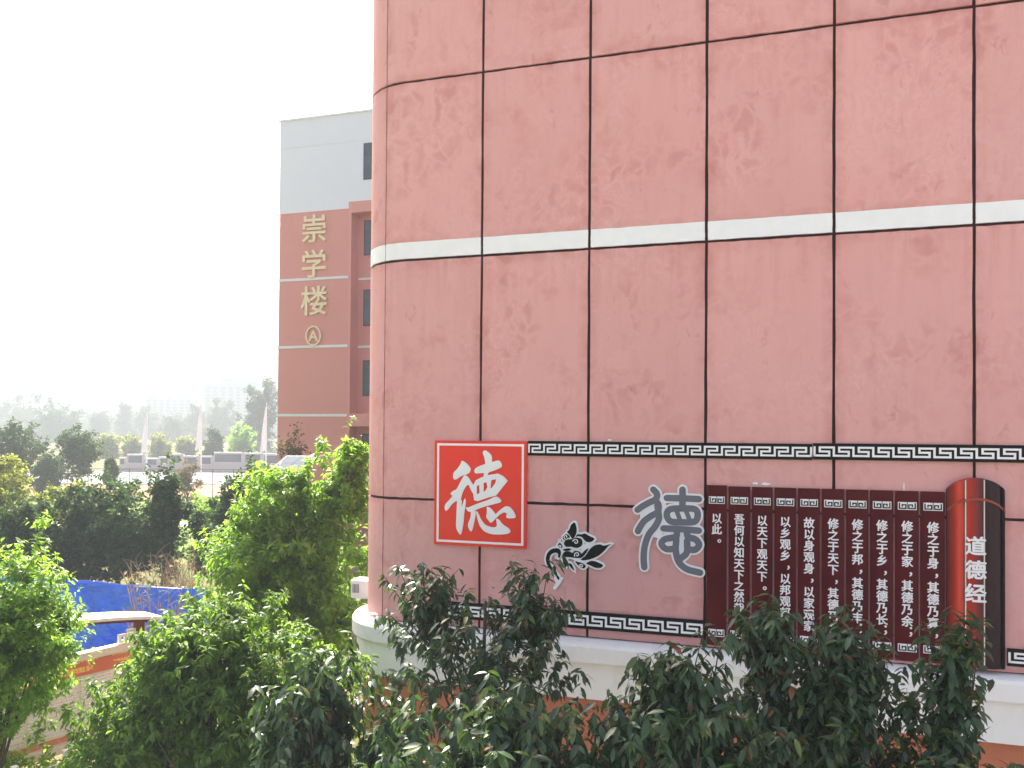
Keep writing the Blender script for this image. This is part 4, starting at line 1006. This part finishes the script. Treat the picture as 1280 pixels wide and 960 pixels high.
# =================================================================== FAR TREES
G3 = 'distant trees in the haze'
far = [
 ('round lollipop tree with a thin trunk standing by the mesh fence', 97, 78, [(72, 122, 542, 588, 300), (80, 118, 560, 595, 120)], 'leaf_far'),
 ('dark dense tree at the picture edge beside the round lollipop tree', 20, 74, [(-15, 52, 537, 600, 330), (-10, 45, 570, 625, 200)], 'leaf_far'),
 ('small dark tree tucked between the edge tree and the lollipop tree', 62, 72, [(48, 78, 570, 618, 170)], 'leaf_far'),
 ('wide dome-shaped hazy tree behind the lollipop tree', 68, 360, [(35, 100, 509, 560, 300)], 'leaf_far'),
 ('pale hazy tree at the picture edge under the sky', 15, 480, [(-20, 45, 500, 560, 240)], 'leaf_far'),
 ('small hazy round tree between dome tree and pylon', 124, 430, [(112, 138, 517, 555, 140)], 'leaf_far'),
 ('hazy upright tree below the pylon', 155, 460, [(147, 164, 505, 555, 120)], 'leaf_far'),
 ('hazy tree before the lower far block', 180, 470, [(165, 198, 510, 560, 160)], 'leaf_far'),
 ('hazy tree between the two far blocks', 245, 430, [(232, 258, 510, 560, 150)], 'leaf_far'),
 ('hazy grey tree below the lower far block', 215, 380, [(198, 236, 520, 565, 170)], 'leaf_far'),
 ('hazy tree below the tall far block', 275, 400, [(255, 296, 505, 560, 200)], 'leaf_far'),
 ('tall pale tree rising behind the third banner', 325, 230, [(308, 348, 478, 540, 240), (298, 345, 510, 575, 220)], 'leaf_far'),
 ('small green tree just before the second banner', 266, 150, [(253, 280, 543, 578, 150)], 'leaf_far'),
 ('pale yellow-green tree behind the boundary wall, nearest the lollipop tree', 135, 170, [(124, 150, 542, 580, 140)], 'leaf_yellow'),
 ('pale yellow-green tree behind the boundary wall by the first banner', 165, 175, [(152, 180, 545, 580, 140)], 'leaf_yellow'),
 ('pale yellow-green tree behind the boundary wall right of the first banner', 200, 180, [(186, 215, 545, 580, 150)], 'leaf_yellow'),
 ('pale yellow-green tree behind the boundary wall, middle', 235, 180, [(222, 250, 545, 580, 150)], 'leaf_yellow'),
 ('pale leafy tree behind the boundary wall by the third banner', 300, 165, [(285, 320, 535, 580, 190)], 'leaf_lit'),
 ('slim small tree growing by the mesh fence', 138, 70, [(131, 147, 573, 610, 90)], 'leaf_far'),
 ('thin young tree by the fence, above the slim ragged tree', 235, 66, [(222, 250, 578, 620, 40)], 'leaf_brown'),
]
for k, (lab, px, Y, bx, mt) in enumerate(far):
    big = Y > 120
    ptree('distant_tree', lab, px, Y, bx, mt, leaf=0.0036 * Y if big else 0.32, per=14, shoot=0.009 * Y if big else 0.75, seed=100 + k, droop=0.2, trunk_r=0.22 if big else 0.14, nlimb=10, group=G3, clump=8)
wood = MB()                                                                                     # far-off wood that reads as one mass
rng = np.random.default_rng(77); n = 15000
wx = rng.uniform(-480, 60, n); wy = rng.uniform(520, 680, n); hh = 13 + 3.5 * np.sin(wx * 0.11) + 2.5 * np.sin(wx * 0.31 + 1) + 2 * np.sin(wx * .83)
pos = np.stack([wx, wy, hh * rng.uniform(0, 1, n) ** 0.6], 1); X, Y_, Z_ = frames(rng.normal(0, 1, (n, 3)), rng, 1.0)
tag(link('distant_wood', leaf_mesh('distant_wood', pos, X, Y_, Z_, rng.uniform(2.2, 4.0, n), LEAF_FAR_V, LEAF_FAR_F), M['leaf_far']), 'hazy band of woodland along the horizon', 'wood', kind='stuff')

# =================================================================== FAR BLOCKS AND PYLON
def block(lab, px0, px1, py, Y, floors, bays, steps):
    x0, x1, h = at(px0, Y), at(px1, Y), zat(py, Y); t = thing('apartment_block', lab, 'building', ((x0 + x1) / 2, Y, 0), 0.12, 'far apartment blocks'); hw = (x1 - x0) / 2
    MB().box(-hw, hw, 0, 14, 0, h).build('wall', M['bluewhite'], t)
    for (a, b_, dz) in steps: MB().box(-hw + a * 2 * hw, -hw + b_ * 2 * hw, 1, 12, h + 0.002, h + dz).build('roof_storey', M['bluewhite'], t)
    MB().box(-hw - .4, hw + .4, -.4, 0.0, h - 0.5, h - 0.1).build('cornice', M['farroof'], t)
    fh = h / floors
    for f in range(1, floors):
        MB().box(-hw, hw, -0.55, -0.002, f * fh - 0.25, f * fh).build('balcony_slab', M['bluewhite'], t)
        for b_ in range(bays):
            xb = -hw + (b_ + 0.5) * 2 * hw / bays
            if f > floors * 0.25: MB().box(xb - 1.6, xb + 1.6, -0.05, 0.05, f * fh + 0.7, f * fh + 2.6).build('window', M['farwin'], t)
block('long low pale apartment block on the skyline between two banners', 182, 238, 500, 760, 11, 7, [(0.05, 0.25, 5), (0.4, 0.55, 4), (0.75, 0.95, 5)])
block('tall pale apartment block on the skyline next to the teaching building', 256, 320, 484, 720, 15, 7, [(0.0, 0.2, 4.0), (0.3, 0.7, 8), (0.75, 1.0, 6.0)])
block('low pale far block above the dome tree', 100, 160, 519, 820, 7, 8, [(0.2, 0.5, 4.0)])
py_ = thing('lattice_pylon', 'faint lattice power pylon against the white sky', 'pylon', (at(145, 600), 600, 0), 0.3)
h = zat(447, 600); mb = MB(); q = []
for k in range(9):
    f = k / 8; wdt = 2.6 * (1 - f) ** 1.2 + 0.4; q.append([Vector((sx * wdt, sy * wdt, h * f)) for sx, sy in ((-1, -1), (1, -1), (1, 1), (-1, 1))])
for c_ in range(4): MB().tube([q[k][c_] for k in range(9)], 0.11, 4).build('leg', M['steel'], py_)
for k in range(8):
    for c_ in range(4): mb.tube([q[k][c_], q[k + 1][(c_ + 1) % 4]], 0.06, 3, False); mb.tube([q[k][(c_ + 1) % 4], q[k + 1][c_]], 0.06, 3, False)
mb.build('bracing', M['steel'], py_)
for f in (0.72, 0.84, 0.96): MB().tube([(-4.2, 0, h * f), (0, 0, h * f + .5), (4.2, 0, h * f)], 0.10, 4).build('cross_arm', M['steel'], py_)

# =================================================================== HAZE
hz = MB().box(-1450, 1450, -350, 1950, -1.0, 75.0).build('haze', None); tag(hz, 'pale sunlit haze over the whole scene', 'haze', kind='stuff')
hm = bpy.data.materials.new('haze_air'); hm.use_nodes = True; t = hm.node_tree; t.nodes.clear()
ov = t.nodes.new('ShaderNodeOutputMaterial'); pv = t.nodes.new('ShaderNodeVolumePrincipled'); pv.inputs['Color'].default_value = (0.35, 0.39, 0.435, 1); pv.inputs['Density'].default_value = 0.0024; pv.inputs['Anisotropy'].default_value = 0.0
t.links.new(pv.outputs[0], ov.inputs['Volume']); hz.data.materials.append(hm)
